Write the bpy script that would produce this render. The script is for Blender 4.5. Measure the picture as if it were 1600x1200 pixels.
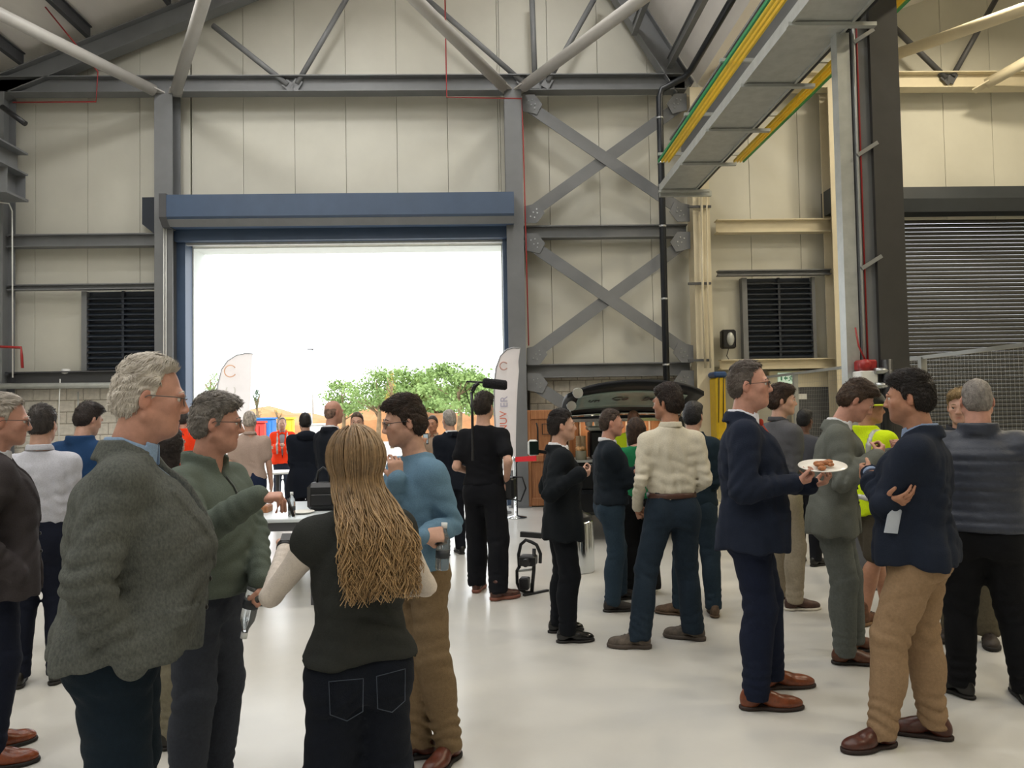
import bpy, math, random
import numpy as np
from mathutils import Vector, Matrix
random.seed(7); RNG = np.random.default_rng(11)
SC = bpy.context.scene; COL = SC.collection
for o in list(bpy.data.objects): bpy.data.objects.remove(o, do_unlink=True)

# ------------------------------------------------------------------ camera
F_PX = 1200.0; CAM_H = 1.65
PSI, TH, RHO = math.radians(1.83), math.radians(2.07), 0.018
_fw = Vector((math.sin(PSI)*math.cos(TH), math.cos(PSI)*math.cos(TH), math.sin(TH)))
_r0 = Vector((math.cos(PSI), -math.sin(PSI), 0)); _u0 = _r0.cross(_fw)
RIGHT = math.cos(RHO)*_r0 - math.sin(RHO)*_u0
UP = math.sin(RHO)*_r0 + math.cos(RHO)*_u0
FWD = _fw
CAM = Vector((0, 0, CAM_H))
cd = bpy.data.cameras.new('camera'); cam = bpy.data.objects.new('camera', cd); COL.objects.link(cam)
cd.sensor_fit = 'HORIZONTAL'; cd.sensor_width = 36.0; cd.lens = F_PX/1600*36.0
cd.clip_start = .05; cd.clip_end = 500
m = Matrix((RIGHT, UP, -FWD)).transposed().to_4x4(); m.translation = CAM
cam.matrix_world = m; SC.camera = cam

# ------------------------------------------------------------------ light and exposure
vs = SC.view_settings
SC.display_settings.display_device = 'sRGB'
vs.view_transform = 'Standard'; vs.look = 'None'; vs.gamma = 1.0; vs.use_curve_mapping = False
vs.exposure = 0.0
SC.cycles.use_denoising = True
SC.cycles.max_bounces = 8; SC.cycles.diffuse_bounces = 4; SC.cycles.glossy_bounces = 3
SC.cycles.transmission_bounces = 6; SC.cycles.transparent_max_bounces = 12
SC.cycles.sample_clamp_indirect = 6.0
SC.cycles.caustics_reflective = False; SC.cycles.caustics_refractive = False
W = bpy.data.worlds.new('overcast_sky'); SC.world = W; W.use_nodes = True
bg = W.node_tree.nodes['Background']; bg.inputs[0].default_value = (.93, .97, 1, 1); bg.inputs[1].default_value = 3.4
YW = 13.8          # inner face of the gable wall
def area(name, loc, size, size_y, power, color=(1, 1, 1), rot=(0, 0, 0)):
    l = bpy.data.lights.new(name, 'AREA'); l.shape = 'RECTANGLE'; l.size = size; l.size_y = size_y
    l.energy = power; l.color = color
    o = bpy.data.objects.new(name, l); COL.objects.link(o); o.location = loc; o.rotation_euler = rot
    return o
BAY_POWER = 75.0
HIGH_BAYS = [(x, y, z) for y in (-5.0, -1.0, 3.0, 7.0, 11.0) for x, z in ((-5.6, 8.2), (-2.6, 9.0), (1.2, 9.9)) if y < 10 or x > -5] + [(-4.9, 10.2, 8.45)]
HIGH_BAYS_WARM = [(8.2, 1.0, 8.5), (8.2, 4.5, 8.5), (8.2, 8.0, 8.5), (8.2, 11.0, 8.5)]
for p in HIGH_BAYS: area('high_bay_light', p, .62, .62, BAY_POWER, (1, .985, .955))
for p in HIGH_BAYS_WARM: area('high_bay_light', p, .62, .62, BAY_POWER*2.25, (1, .88, .66))
for p in HIGH_BAYS:                                     # added upward fill lights, no fixture, to brighten the roof liner
    if p[1] > 2: area('roof_fill_light', (p[0], p[1], p[2]+.45), .5, .5, BAY_POWER*.4, (1, .97, .93), (math.pi, 0, 0))
# sampling portal for the sky light that enters through the open doorway
_po = area('door_portal', (-2.48, YW+.5, 2.35), 5.57, 4.7, 1, (1, 1, 1), (math.radians(-90), 0, 0)); _po.data.cycles.is_portal = True

# ------------------------------------------------------------------ pixel helpers (1600 x 1200 frame)
def ray(px, py):
    return FWD + RIGHT*((px-800)/F_PX) + UP*((600-py)/F_PX)
def at(px, py, Y):
    d = ray(px, py); return CAM + d*((Y-CAM.y)/d.y)
def onz(px, py, z=0.0):
    d = ray(px, py); return CAM + d*((z-CAM.z)/d.z)
def proj(p):
    q = Vector(p)-CAM; zc = q.dot(FWD)
    return 800+F_PX*q.dot(RIGHT)/zc, 600-F_PX*q.dot(UP)/zc

# ------------------------------------------------------------------ materials
def lin(c):
    if isinstance(c, str):
        c = [int(c[i:i+2], 16)/255 for i in (0, 2, 4)]
        return tuple(((v+.055)/1.055)**2.4 if v > .04045 else v/12.92 for v in c)
    return tuple(c)
MATS = {}
def mat(name, col, rough=.6, metal=0.0, var=.06, vscale=6.0, bump=0.0, bscale=60.0, spec=.5, sheen=0.0,
        stretch=(1, 1, 1), col2=None, vcol=False, emit=0.0, alpha=1.0, trans=0.0, coat=0.0, detail=4.0, sss=0.0):
    if name in MATS: return MATS[name]
    m = bpy.data.materials.new(name); MATS[name] = m; m.use_nodes = True
    nt = m.node_tree; N = nt.nodes; L = nt.links; b = N['Principled BSDF']
    c = lin(col); c2 = lin(col2) if col2 else tuple(v*(1-2.2*var) for v in c); c1 = c if col2 else tuple(min(1, v*(1+var)) for v in c)
    tc = N.new('ShaderNodeTexCoord'); mp = N.new('ShaderNodeMapping'); mp.inputs['Scale'].default_value = stretch
    L.new(tc.outputs['Object'], mp.inputs[0])
    out = None
    if var > 0 or col2:
        n = N.new('ShaderNodeTexNoise'); n.inputs['Scale'].default_value = vscale; n.inputs['Detail'].default_value = detail
        n.inputs['Roughness'].default_value = .6
        L.new(mp.outputs[0], n.inputs['Vector'])
        r = N.new('ShaderNodeValToRGB'); r.color_ramp.elements[0].position = .33; r.color_ramp.elements[1].position = .67
        r.color_ramp.elements[0].color = (*c2, 1); r.color_ramp.elements[1].color = (*c1, 1)
        L.new(n.outputs[0], r.inputs[0]); out = r.outputs[0]
    if vcol:
        a = N.new('ShaderNodeAttribute'); a.attribute_name = 'Col'
        mx = N.new('ShaderNodeMix'); mx.data_type = 'RGBA'; mx.blend_type = 'MULTIPLY'; mx.inputs[0].default_value = 1
        if out: L.new(out, mx.inputs[6])
        else: mx.inputs[6].default_value = (*c, 1)
        L.new(a.outputs['Color'], mx.inputs[7]); out = mx.outputs[2]
    if out: L.new(out, b.inputs['Base Color'])
    else: b.inputs['Base Color'].default_value = (*c, 1)
    b.inputs['Roughness'].default_value = rough; b.inputs['Metallic'].default_value = metal
    b.inputs['Specular IOR Level'].default_value = spec
    if sheen: b.inputs['Sheen Weight'].default_value = sheen; b.inputs['Sheen Roughness'].default_value = .5
    if coat: b.inputs['Coat Weight'].default_value = coat; b.inputs['Coat Roughness'].default_value = .08
    if trans: b.inputs['Transmission Weight'].default_value = trans; b.inputs['IOR'].default_value = 1.4
    if alpha < 1: b.inputs['Alpha'].default_value = alpha
    if sss: b.inputs['Subsurface Weight'].default_value = sss; b.inputs['Subsurface Radius'].default_value = (.012, .005, .003); b.inputs['Subsurface Scale'].default_value = 1
    if emit: b.inputs['Emission Color'].default_value = (*c, 1); b.inputs['Emission Strength'].default_value = emit
    if bump:
        n2 = N.new('ShaderNodeTexNoise'); n2.inputs['Scale'].default_value = bscale; n2.inputs['Detail'].default_value = 5
        L.new(mp.outputs[0], n2.inputs['Vector'])
        bp = N.new('ShaderNodeBump'); bp.inputs['Strength'].default_value = bump; bp.inputs['Distance'].default_value = .01
        L.new(n2.outputs[0], bp.inputs['Height']); L.new(bp.outputs[0], b.inputs['Normal'])
    return m
def fabric(name, col, var=.06, vscale=160, bump=.25, bscale=260, rough=.9, col2=None, sheen=.0, stretch=(1, 1, 1), detail=4):
    return mat(name, col, rough=rough, var=var, vscale=vscale, bump=bump, bscale=bscale, spec=.2, sheen=sheen, col2=col2, stretch=stretch, detail=detail)

# ------------------------------------------------------------------ mesh building
class MB:
    def __init__(s): s.v = []; s.f = []; s.sm = []
    def add(s, vs, fs, smooth=False):
        o = len(s.v); s.v += [tuple(v) for v in vs]
        for f in fs: s.f.append(tuple(i+o for i in f)); s.sm.append(smooth)
        return s
    def box(s, x0, x1, y0, y1, z0, z1):
        return s.add([(x, y, z) for x in (x0, x1) for y in (y0, y1) for z in (z0, z1)],
                     [(0, 1, 3, 2), (4, 6, 7, 5), (0, 4, 5, 1), (2, 3, 7, 6), (0, 2, 6, 4), (1, 5, 7, 3)])
    def obox(s, c, ax, ay, az):        # centre and three half axes
        c, ax, ay, az = map(Vector, (c, ax, ay, az))
        return s.add([c+ax*i+ay*j+az*k for i in (-1, 1) for j in (-1, 1) for k in (-1, 1)],
                     [(0, 1, 3, 2), (4, 6, 7, 5), (0, 4, 5, 1), (2, 3, 7, 6), (0, 2, 6, 4), (1, 5, 7, 3)])
    def bevbox(s, x0, x1, y0, y1, z0, z1, b):   # box with chamfered edges
        vs = []; 
        X, Y, Z = (x0, x1), (y0, y1), (z0, z1); idx = {}
        for i in (0, 1):
            for j in (0, 1):
                for k in (0, 1):
                    sx, sy, sz = (b, -b)[i], (b, -b)[j], (b, -b)[k]
                    idx[i, j, k, 0] = len(vs); vs.append((X[i], Y[j]+sy, Z[k]+sz))
                    idx[i, j, k, 1] = len(vs); vs.append((X[i]+sx, Y[j], Z[k]+sz))
                    idx[i, j, k, 2] = len(vs); vs.append((X[i]+sx, Y[j]+sy, Z[k]))
        fs = []
        q = [(0, 0), (1, 0), (1, 1), (0, 1)]
        for e in (0, 1):
            fs.append(tuple(idx[e, a, c, 0] for a, c in (q if e else q[::-1])))
            fs.append(tuple(idx[a, e, c, 1] for a, c in (q[::-1] if e else q)))
            fs.append(tuple(idx[a, c, e, 2] for a, c in (q if e else q[::-1])))
        for a in (0, 1):
            for c in (0, 1):
                fs.append((idx[a, c, 0, 0], idx[a, c, 1, 0], idx[a, c, 1, 1], idx[a, c, 0, 1]))
                fs.append((idx[a, 0, c, 0], idx[a, 1, c, 0], idx[a, 1, c, 2], idx[a, 0, c, 2]))
                fs.append((idx[0, a, c, 1], idx[1, a, c, 1], idx[1, a, c, 2], idx[0, a, c, 2]))
        for a in (0, 1):
            for c in (0, 1):
                for e in (0, 1): fs.append((idx[a, c, e, 0], idx[a, c, e, 1], idx[a, c, e, 2]))
        return s.add(vs, fs)
    def prism(s, poly, a, b, u, v):    # 2-D polygon in frame (u,v) swept from a to b
        a, b, u, v = map(Vector, (a, b, u, v)); n = len(poly)
        vs = [a+u*p[0]+v*p[1] for p in poly]+[b+u*p[0]+v*p[1] for p in poly]
        fs = [tuple(range(n))[::-1], tuple(range(n, 2*n))]+[(i, (i+1) % n, n+(i+1) % n, n+i) for i in range(n)]
        return s.add(vs, fs)
    def ibeam(s, a, b, h, w, up=(0, 0, 1), tf=.018, tw=.012):
        a, b = Vector(a), Vector(b); d = (b-a).normalized(); u = d.cross(Vector(up)).normalized(); v = u.cross(d)
        H, Wd, t = h/2, w/2, tw/2
        poly = [(-Wd, -H), (Wd, -H), (Wd, -H+tf), (t, -H+tf), (t, H-tf), (Wd, H-tf), (Wd, H), (-Wd, H), (-Wd, H-tf), (-t, H-tf), (-t, -H+tf), (-Wd, -H+tf)]
        n = 12; vs = [a+u*p[0]+v*p[1] for p in poly]+[b+u*p[0]+v*p[1] for p in poly]
        fs = [(i, (i+1) % n, n+(i+1) % n, n+i) for i in range(n)]
        for o in (0, n):
            for q in ((0, 1, 2, 11), (2, 3, 10, 11), (3, 4, 9, 10), (4, 5, 8, 9), (5, 6, 7, 8)): fs.append(tuple(o+i for i in q))
        return s.add(vs, fs)
    def bar(s, a, b, w, h, up=(0, 0, 1)):
        a, b = Vector(a), Vector(b); d = (b-a).normalized(); u = d.cross(Vector(up)).normalized(); v = u.cross(d)
        return s.obox((a+b)/2, (b-a)/2, u*w/2, v*h/2)
    def tube(s, pts, r, n=10, cap=True, closed=False):
        pts = [Vector(p) for p in pts]; N_ = len(pts); rs = r if hasattr(r, '__len__') else [r]*N_
        rings = []; prev = None
        for i, p in enumerate(pts):
            if closed: d = (pts[(i+1) % N_]-pts[i-1]).normalized()
            else: d = (pts[min(i+1, N_-1)]-pts[max(i-1, 0)]).normalized()
            if prev is None:
                u = d.cross(Vector((0, 0, 1)) if abs(d.z) < .9 else Vector((1, 0, 0))).normalized()
            else:
                u = (prev-d*prev.dot(d)).normalized()
            prev = u; w = d.cross(u)
            rings.append([p+(u*math.cos(2*math.pi*k/n)+w*math.sin(2*math.pi*k/n))*rs[i] for k in range(n)])
        vs = [q for rg in rings for q in rg]; fs = []
        for i in range(N_ if closed else N_-1):
            j = (i+1) % N_
            for k in range(n): fs.append((i*n+k, i*n+(k+1) % n, j*n+(k+1) % n, j*n+k))
        s.add(vs, fs, True)
        if cap and not closed:
            o = len(s.v)-len(vs)
            s.f.append(tuple(o+k for k in range(n))[::-1]); s.sm.append(False)
            s.f.append(tuple(o+(N_-1)*n+k for k in range(n))); s.sm.append(False)
        return s
    def lathe(s, prof, c=(0, 0, 0), n=20, smooth=True):   # profile [(r,z)] about z
        c = Vector(c); vs = []; fs = []
        for r, z in prof: vs += [c+Vector((r*math.cos(2*math.pi*k/n), r*math.sin(2*math.pi*k/n), z)) for k in range(n)]
        for i in range(len(prof)-1):
            for k in range(n): fs.append((i*n+k, i*n+(k+1) % n, (i+1)*n+(k+1) % n, (i+1)*n+k))
        s.add(vs, fs, smooth); o = len(s.v)-len(vs)
        s.f.append(tuple(o+k for k in range(n))[::-1]); s.sm.append(False)
        s.f.append(tuple(o+(len(prof)-1)*n+k for k in range(n))); s.sm.append(False)
        return s
    def sphere(s, c, r, n=12, m_=8):
        c = Vector(c); r = r if hasattr(r, '__len__') else (r, r, r)
        vs = []; fs = []
        for i in range(m_+1):
            a = math.pi*i/m_
            for k in range(n):
                b = 2*math.pi*k/n
                vs.append(c+Vector((r[0]*math.sin(a)*math.cos(b), r[1]*math.sin(a)*math.sin(b), r[2]*math.cos(a))))
        for i in range(m_):
            for k in range(n): fs.append((i*n+k, (i+1)*n+k, (i+1)*n+(k+1) % n, i*n+(k+1) % n))
        return s.add(vs, fs, True)
    def mesh(s, name):
        me = bpy.data.meshes.new(name); me.from_pydata(s.v, [], s.f)
        me.polygons.foreach_set('use_smooth', s.sm); me.update(); return me
    def build(s, name, m, parent=None):
        return link(name, s.mesh(name), m, parent)
def link(name, me, m, parent=None):
    o = bpy.data.objects.new(name, me); COL.objects.link(o)
    if m is not None and not me.materials: me.materials.append(m)
    if parent is not None: o.parent = parent
    return o
def tag(o, label=None, cat=None, group=None, kind=None):
    if label: o['label'] = label
    if cat: o['category'] = cat
    if group: o['group'] = group
    if kind: o['kind'] = kind
    return o
def empty(name, loc=(0, 0, 0), rz=0.0):
    o = bpy.data.objects.new(name, None); COL.objects.link(o); o.location = loc; o.rotation_euler = (0, 0, rz)
    o.empty_display_size = .1; return o
_FONT = None
def text_mesh(name, s, size, depth, m, parent=None, mw=None, align='CENTER', shear=0.0):
    cu = bpy.data.curves.new(name, 'FONT'); cu.body = s; cu.size = size; cu.extrude = depth; cu.align_x = align; cu.align_y = 'CENTER'; cu.shear = shear
    t = bpy.data.objects.new(name, cu); COL.objects.link(t)
    dg = bpy.context.evaluated_depsgraph_get(); me = bpy.data.meshes.new_from_object(t.evaluated_get(dg))
    bpy.data.objects.remove(t, do_unlink=True)
    me.materials.clear()
    o = link(name, me, m, parent)
    if mw is not None: o.matrix_local = mw
    return o
# ------------------------------------------------------------------ materials of the hall
M_FLOOR = mat('floor_resin', 'c9c7c1', rough=.24, var=.025, vscale=1.3, bump=.03, bscale=38, spec=.32)
M_PANEL = mat('cream_wall_panel', 'cac8bc', rough=.55, var=.02, vscale=1.5, bump=.02, bscale=5)
M_BACK = mat('panel_joint', 'a8a597', rough=.8, var=.03)
M_ROOF = mat('roof_liner', 'efeae4', rough=.6, var=.03, vscale=2, stretch=(1, .3, 1))
M_STEEL = mat('grey_steel_paint', '737577', rough=.5, var=.04, vscale=3)
M_STEELD = mat('dark_grey_steel_paint', '4a4b4e', rough=.5, var=.04, vscale=3)
M_TUBE = mat('pale_grey_tube_paint', 'b3b0ab', rough=.45, var=.03, vscale=3)
M_CREAM = mat('cream_paint', 'd3c9af', rough=.5, var=.03, vscale=3)
M_BLUE = mat('slate_blue_housing', '40526b', rough=.45, var=.04, vscale=3)
M_NAVY = mat('dark_louvre', '262d38', rough=.5, var=.05)
M_BLOCK = mat('concrete_block', 'dcd6ca', rough=.9, var=.07, vscale=14, bump=.5, bscale=70)
M_MORTAR = mat('mortar', 'a69e90', rough=.95, var=.06, vscale=20)
M_RED = mat('red_paint', '9a2424', rough=.4, var=.05)
M_PIPE = mat('black_plastic_pipe', '1b1f25', rough=.35, var=.03)
M_GALV = mat('galvanised_steel', 'b4b7b4', rough=.4, metal=.35, var=.05, vscale=8)
M_YEL = mat('yellow_conductor', 'efc92c', rough=.4, var=.03)
M_GRN = mat('green_conductor', '1f8a50', rough=.4, var=.03)
M_BOLT = mat('zinc_bolt', 'b8bbbd', rough=.3, metal=.8, var=.05)
M_WHITE = mat('white_plastic', 'e4e4e0', rough=.45, var=.02)
M_WCLAD = mat('white_cladding', 'e6ebe7', rough=.6, var=.02)
M_SHUT = mat('dark_shutter_slat', '3b3b39', rough=.6, var=.05, vscale=4)
M_DKBOX = mat('dark_shutter_housing', '30353a', rough=.45, var=.04)
M_BLACK = mat('black_plastic', '15161a', rough=.4, var=.05)
M_GROUND = mat('pale_concrete', 'c9c5bd', rough=.9, var=.08, vscale=.8)
def single(name, mb, m, label, cat, group=None, kind=None):
    return tag(mb.build(name, m), label, cat, group, kind)

# ------------------------------------------------------------------ floor, walls, roof
X0, X1, Y0 = -9.0, 11.6, -9.0
single('floor', MB().box(X0, X1, Y0, YW+.3, -.2, 0), M_FLOOR, 'glossy pale grey resin floor of the hall', 'floor', kind='structure')
DX0, DX1, DZ = -5.26, .31, 4.7
SX0, SX1, SZ = 7.0, 11.2, 5.05
PW = .918; PX = -3.40
wb = empty('wall_back', (0, 0, 0)); tag(wb, 'cream panelled gable wall with grey steel frame and open doorway', 'wall', kind='structure')
back = MB()
for x0, x1, z0, z1 in ((X0, DX0, 0, 12), (DX0, DX1, DZ, 12), (DX1, SX0, 0, 12), (SX0, SX1, SZ, 12), (SX1, X1, 0, 12)):
    back.box(x0, x1, YW+.09, YW+.3, z0, z1)
back.build('wall_core', M_BACK, wb)
k0 = math.floor((X0-PX)/PW)
meshes = {}
for k in range(k0, k0+24):
    a, b = max(X0, PX+k*PW), min(X1, PX+(k+1)*PW)
    if b-a < .05: continue
    segs = []
    cuts = [(a, b)]
    for u, v, zb in ((DX0, DX1, DZ), (SX0, SX1, SZ)):
        new = []
        for s0, s1 in cuts:
            if s1 <= u or s0 >= v: new.append((s0, s1)); continue
            if s0 < u: new.append((s0, u))
            if s1 > v: new.append((v, s1))
            segs.append((max(s0, u), min(s1, v), zb))
        cuts = new
    segs += [(s0, s1, 2.40) for s0, s1 in cuts]
    for s0, s1, zb in segs:
        if s1-s0 < .03: continue
        MB().bevbox(s0+.003, s1-.003, YW, YW+.085, zb, 12.0, .004).build('panel', M_PANEL, wb)
# concrete block plinth left of the door and under the bracing
BW, BH = .29, .205
blk = {}
def blocks(x0, x1, z1):
    MB().box(x0, x1, YW-.045, YW+.089, 0, z1).build('mortar_bed', M_MORTAR, wb)
    r = 0; z = z1
    while z > .02:
        h = min(BH, z); x = x0-(BW/2 if r % 2 else 0)
        while x < x1-.01:
            a, b = max(x, x0), min(x+BW, x1)
            if b-a > .04:
                key = (round(b-a, 3), round(h, 3))
                if key not in blk:
                    m_ = MB().bevbox(0, key[0]-.012, 0, .08, 0, key[1]-.012, .006).mesh('block'); m_.materials.append(M_BLOCK); blk[key] = m_
                o = link('block', blk[key], None, wb); o.location = (a+.006, YW-.055-RNG.uniform(0, .004), z-h+.006)
            x += BW
        z -= h; r += 1
blocks(X0, -5.85, 2.40); blocks(.75, 3.75, 2.40)
single('wall_left', MB().box(X0-.3, X0, Y0, YW, 0, 8), M_PANEL, 'cream side wall behind the grey crane rail', 'wall', kind='structure')
single('wall_right', MB().box(X1, X1+.3, Y0, YW, 0, 12), M_PANEL, 'cream side wall of the far bay', 'wall', kind='structure')
single('wall_rear', MB().box(X0, X1, Y0-.3, Y0, 0, 12), M_PANEL, 'cream wall closing the hall behind the crowd', 'wall', kind='structure')
# roof: shallow left slope, steep right slope, second bay
def rafz(X): return 9.13+.4135*(X+3.85)          # underside of the left rafter
def rafr(X): return 7.65-1.69*(X-3.25)           # underside of the steep right rafter
RX = 1.15; RZ = rafz(RX)
roof = MB()
def slab(x0, z0, x1, z1, t=.12):
    roof.prism([(x0, z0), (x1, z1), (x1, z1+t), (x0, z0+t)], (0, Y0-.3, 0), (0, YW+.3, 0), (1, 0, 0), (0, 0, 1))
slab(X0-.3, rafz(X0-.3)+.66, RX+.1, rafz(RX+.1)+.66); slab(RX+.1, rafz(RX+.1)+.66, 3.95, 7.62); slab(3.95, 7.62, X1+.3, 7.62+.36*(X1-3.65))
ro = roof.build('ceiling', M_ROOF); tag(ro, 'pale liner sheets of the pitched roof between dark purlins', 'ceiling', kind='structure')
ORD = ['lowest', 'second', 'third', 'fourth', 'fifth', 'sixth', 'topmost']
for iX, X in enumerate((-7.98, -6.84, -5.45, -4.0, -2.6, -1.2, .2)):
    z = rafz(X)+.50
    single('purlin', MB().ibeam((X, Y0, z), (X, YW-.4, z), .22, .09, up=(0, 0, 1), tf=.02, tw=.03), M_STEELD, ORD[iX]+' grey purlin from the left eaves under the shallow roof slope', 'purlin', 'purlins of the left slope')
for X, z, nm in ((2.72, 8.42, 'upper'), (3.34, 7.82, 'lower')):
    single('purlin', MB().ibeam((X, Y0, z), (X, YW-.4, z), .2, .09, tf=.02, tw=.03), M_STEEL, nm+' grey purlin under the steep roof slope above the crane rail', 'purlin', 'purlins of the steep slope')

# ------------------------------------------------------------------ steel frame of the gable
YS = YW-.35
def P(px, py, Y=YS): return at(px, py, Y)
def wx(px, py=400, Y=YS): return at(px, py, Y).x
single('rafter', MB().ibeam((X0, YS, rafz(X0)+.18), (RX, YS, RZ+.18), .36, .26), M_STEEL, 'grey rafter rising along the shallow left roof slope', 'rafter')
single('rafter', MB().ibeam((RX, YS, RZ+.18), (3.6, YS, rafr(3.6)+.3), .38, .26), M_STEEL, 'grey rafter dropping along the steep roof slope to the crane rail', 'rafter')
single('tie_beam', MB().ibeam((X0+.3, YS, 7.46), (3.62, YS, 7.46), .29, .26), M_STEEL, 'long grey tie beam across the gable above the doorway', 'beam')
single('tie_beam', MB().ibeam((4.1, YS, 7.48), (X1, YS, 7.48), .29, .26), M_CREAM, 'cream tie beam across the far bay above the roller shutter', 'beam')
def column(X, w, m, label, z1=7.32, d=.36, Yc=YS-.02):
    t = empty('steel_column', (X, Yc, 0)); tag(t, label, 'column')
    MB().ibeam((0, 0, .015), (0, 0, z1), d, w, up=(0, 1, 0), tf=.02, tw=.014).build('shaft', m, t)
    MB().box(-w/2-.05, w/2+.05, -d/2-.05, d/2+.05, 0, .015).build('base_plate', m, t)
    return t
cL = column(wx(263), .31, M_STEEL, 'grey steel column beside the left louvre, left of the doorway')
cR = column(wx(805), .30, M_STEEL, 'grey steel column between the doorway and the cross bracing')
column(wx(9)-.05, .24, M_STEEL, 'grey steel column at the left corner of the gable', z1=7.3)
column(wx(1091)+.02, .30, M_CREAM, 'cream column beside the cross bracing carrying the conduit', z1=7.32)
column(wx(1296)+.25, .55, M_CREAM, 'broad cream column between the far louvre and the roller shutter', z1=7.32)
def rail(x0, x1, z, h, m, label, Y=YS+.12, w=.2):
    return single('wall_rail', MB().ibeam((x0, Y, z), (x1, Y, z), h, w, tf=.02, tw=.014), m, label, 'beam')
xl0, xl1 = wx(8), wx(248); xr0, xr1 = wx(820), wx(1076)
rail(xl0, xl1, 4.77, .22, M_STEEL, 'grey wall rail above the left louvre')
rail(xl0, xl1, 3.96, .10, M_STEEL, 'thin grey rail along the top of the left louvre', w=.14)
rail(xl0, xl1, 2.36, .26, M_STEELD, 'dark grey sill rail on top of the left block wall')
rail(xr0, xr1, 4.83, .22, M_STEEL, 'grey wall rail between the two crossed braces')
rail(xr0, xr1, 2.36, .24, M_STEEL, 'grey sill rail above the block wall by the coffee car')
rail(4.15, 6.2, 4.90, .24, M_CREAM, 'cream wall rail above the far louvre')
rail(4.15, 6.2, 4.06, .10, M_STEEL, 'thin grey rail on top of the far louvre', w=.14)
rail(4.15, 6.2, 2.42, .18, M_CREAM, 'cream sill rail below the far louvre')
# crossed flat braces with bolted gussets
def brace_set(z0, z1, label):
    t = empty('cross_brace', (0, YS-.02, 0)); tag(t, label, 'brace', 'cross braces of the gable')
    a, b = xr0+.06, xr1-.04
    MB().bar((a, -.02, z1), (b, -.02, z0), .02, .21, up=(0, 0, 1)).build('bar', M_STEEL, t)
    MB().bar((a, .02, z0), (b, .02, z1), .02, .21, up=(0, 0, 1)).build('bar', M_STEEL, t)
    c = ((a+b)/2, 0, (z0+z1)/2)
    bo = MB()
    for ex, ez in ((a, z0), (a, z1), (b, z0), (b, z1)):
        sx = 1 if ex == a else -1; sz = 1 if ez == z0 else -1
        g = MB().prism([(-.06*sx, -.16*sz), (.16*sx, -.16*sz), (.30*sx, .02*sz), (.20*sx, .20*sz), (-.06*sx, .14*sz)], (ex, -.05, ez), (ex, -.034, ez), (1, 0, 0), (0, 0, 1)).build('gusset', M_STEEL, t)
        bb = MB()
        for u, v in ((.05, -.04), (.12, -.06), (.10, .03), (.17, .02), (.16, .09)):
            bb.lathe([(.014, 0), (.014, .012)], (0, 0, 0), 6, False)
            for i in range(len(bb.v)-12, len(bb.v)):
                x, y, z = bb.v[i]; bb.v[i] = (ex+u*sx+x, -.05-z, ez+v*sz+y)
        tag(bb.build('bolts', M_BOLT, g), kind='stuff')
brace_set(5.12, 7.10, 'upper crossed grey flat braces right of the doorway')
brace_set(2.62, 4.62, 'lower crossed grey flat braces above the coffee car')
brace_set(.25, 2.16, 'bottom crossed grey braces mostly hidden behind the coffee car')
# thin truss diagonals
def diag(a, b, label, r=.05, m=M_STEEL, Y=YS-.05, grp=None):
    pa, pb = P(*a, Y), P(*b, Y)
    t = empty('truss_diagonal', pa); tag(t, label, 'brace', grp)
    d = pb-pa; MB().tube([(0, 0, 0), d], r, 8).build('tube', m, t)
    n = d.normalized()
    MB().obox(-n*.02, n*.10, (0, .012, 0), n.cross(Vector((0, 1, 0)))*.075).build('end_plate', m, t)
diag((450, 133), (333, 40), 'thin grey truss diagonal leaning from the left rafter to the tie beam')
diag((464, 131), (545, -8), 'thin grey truss diagonal rising right from the tie beam above the doorway')
diag((816, 128), (660, -8), 'thin grey truss diagonal behind the pale tube near the right door column')
diag((836, 128), (831, -10), 'upright grey truss post above the right door column')
diag((856, 128), (932, -8), 'thin grey truss diagonal rising towards the steep rafter')
diag((1478, 122), (1392, 38), 'short dark truss diagonal right of the dark column', m=M_STEELD)
diag((1488, 120), (1560, -8), 'dark truss diagonal rising at the top of the far bay', m=M_STEELD)
# pale tubular wind bracing lying level with the tie beam and coming towards the camera
def wind(a, b, label, ext=1.7, r=.095, m=M_TUBE, z=7.52):
    pa = onz(*a, z); pa = at(a[0], a[1], YS-.16); pb = onz(*b, z)
    d = pb-pa; t = empty('bracing_tube', pa); tag(t, label, 'tube')
    n = d.normalized(); L = min(d.length*ext, 9.0)
    MB().tube([n*.12, n*L], r, 16).build('tube', m, t)
    MB().obox(n*.05, n*.14, n.cross(Vector((0, 0, 1))).normalized()*.11, (0, 0, .012)).build('end_plate', m, t)
wind((250, 146), (0, 22), 'pale grey bracing tube running to the upper left corner')
wind((274, 146), (318, 0), 'steep pale grey bracing tube above the left door column')
wind((791, 140), (650, 0), 'pale grey bracing tube leaning left above the right door column')
wind((812, 140), (1000, 0), 'pale grey bracing tube crossing in front of the steep rafter')
wind((1380, 92), (1600, 14), 'pale cream bracing tube in the far bay beside the dark column', m=M_CREAM)
wind((1530, 138), (1600, 98), 'short cream bracing tube at the right edge of the far bay', m=M_CREAM)

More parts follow.
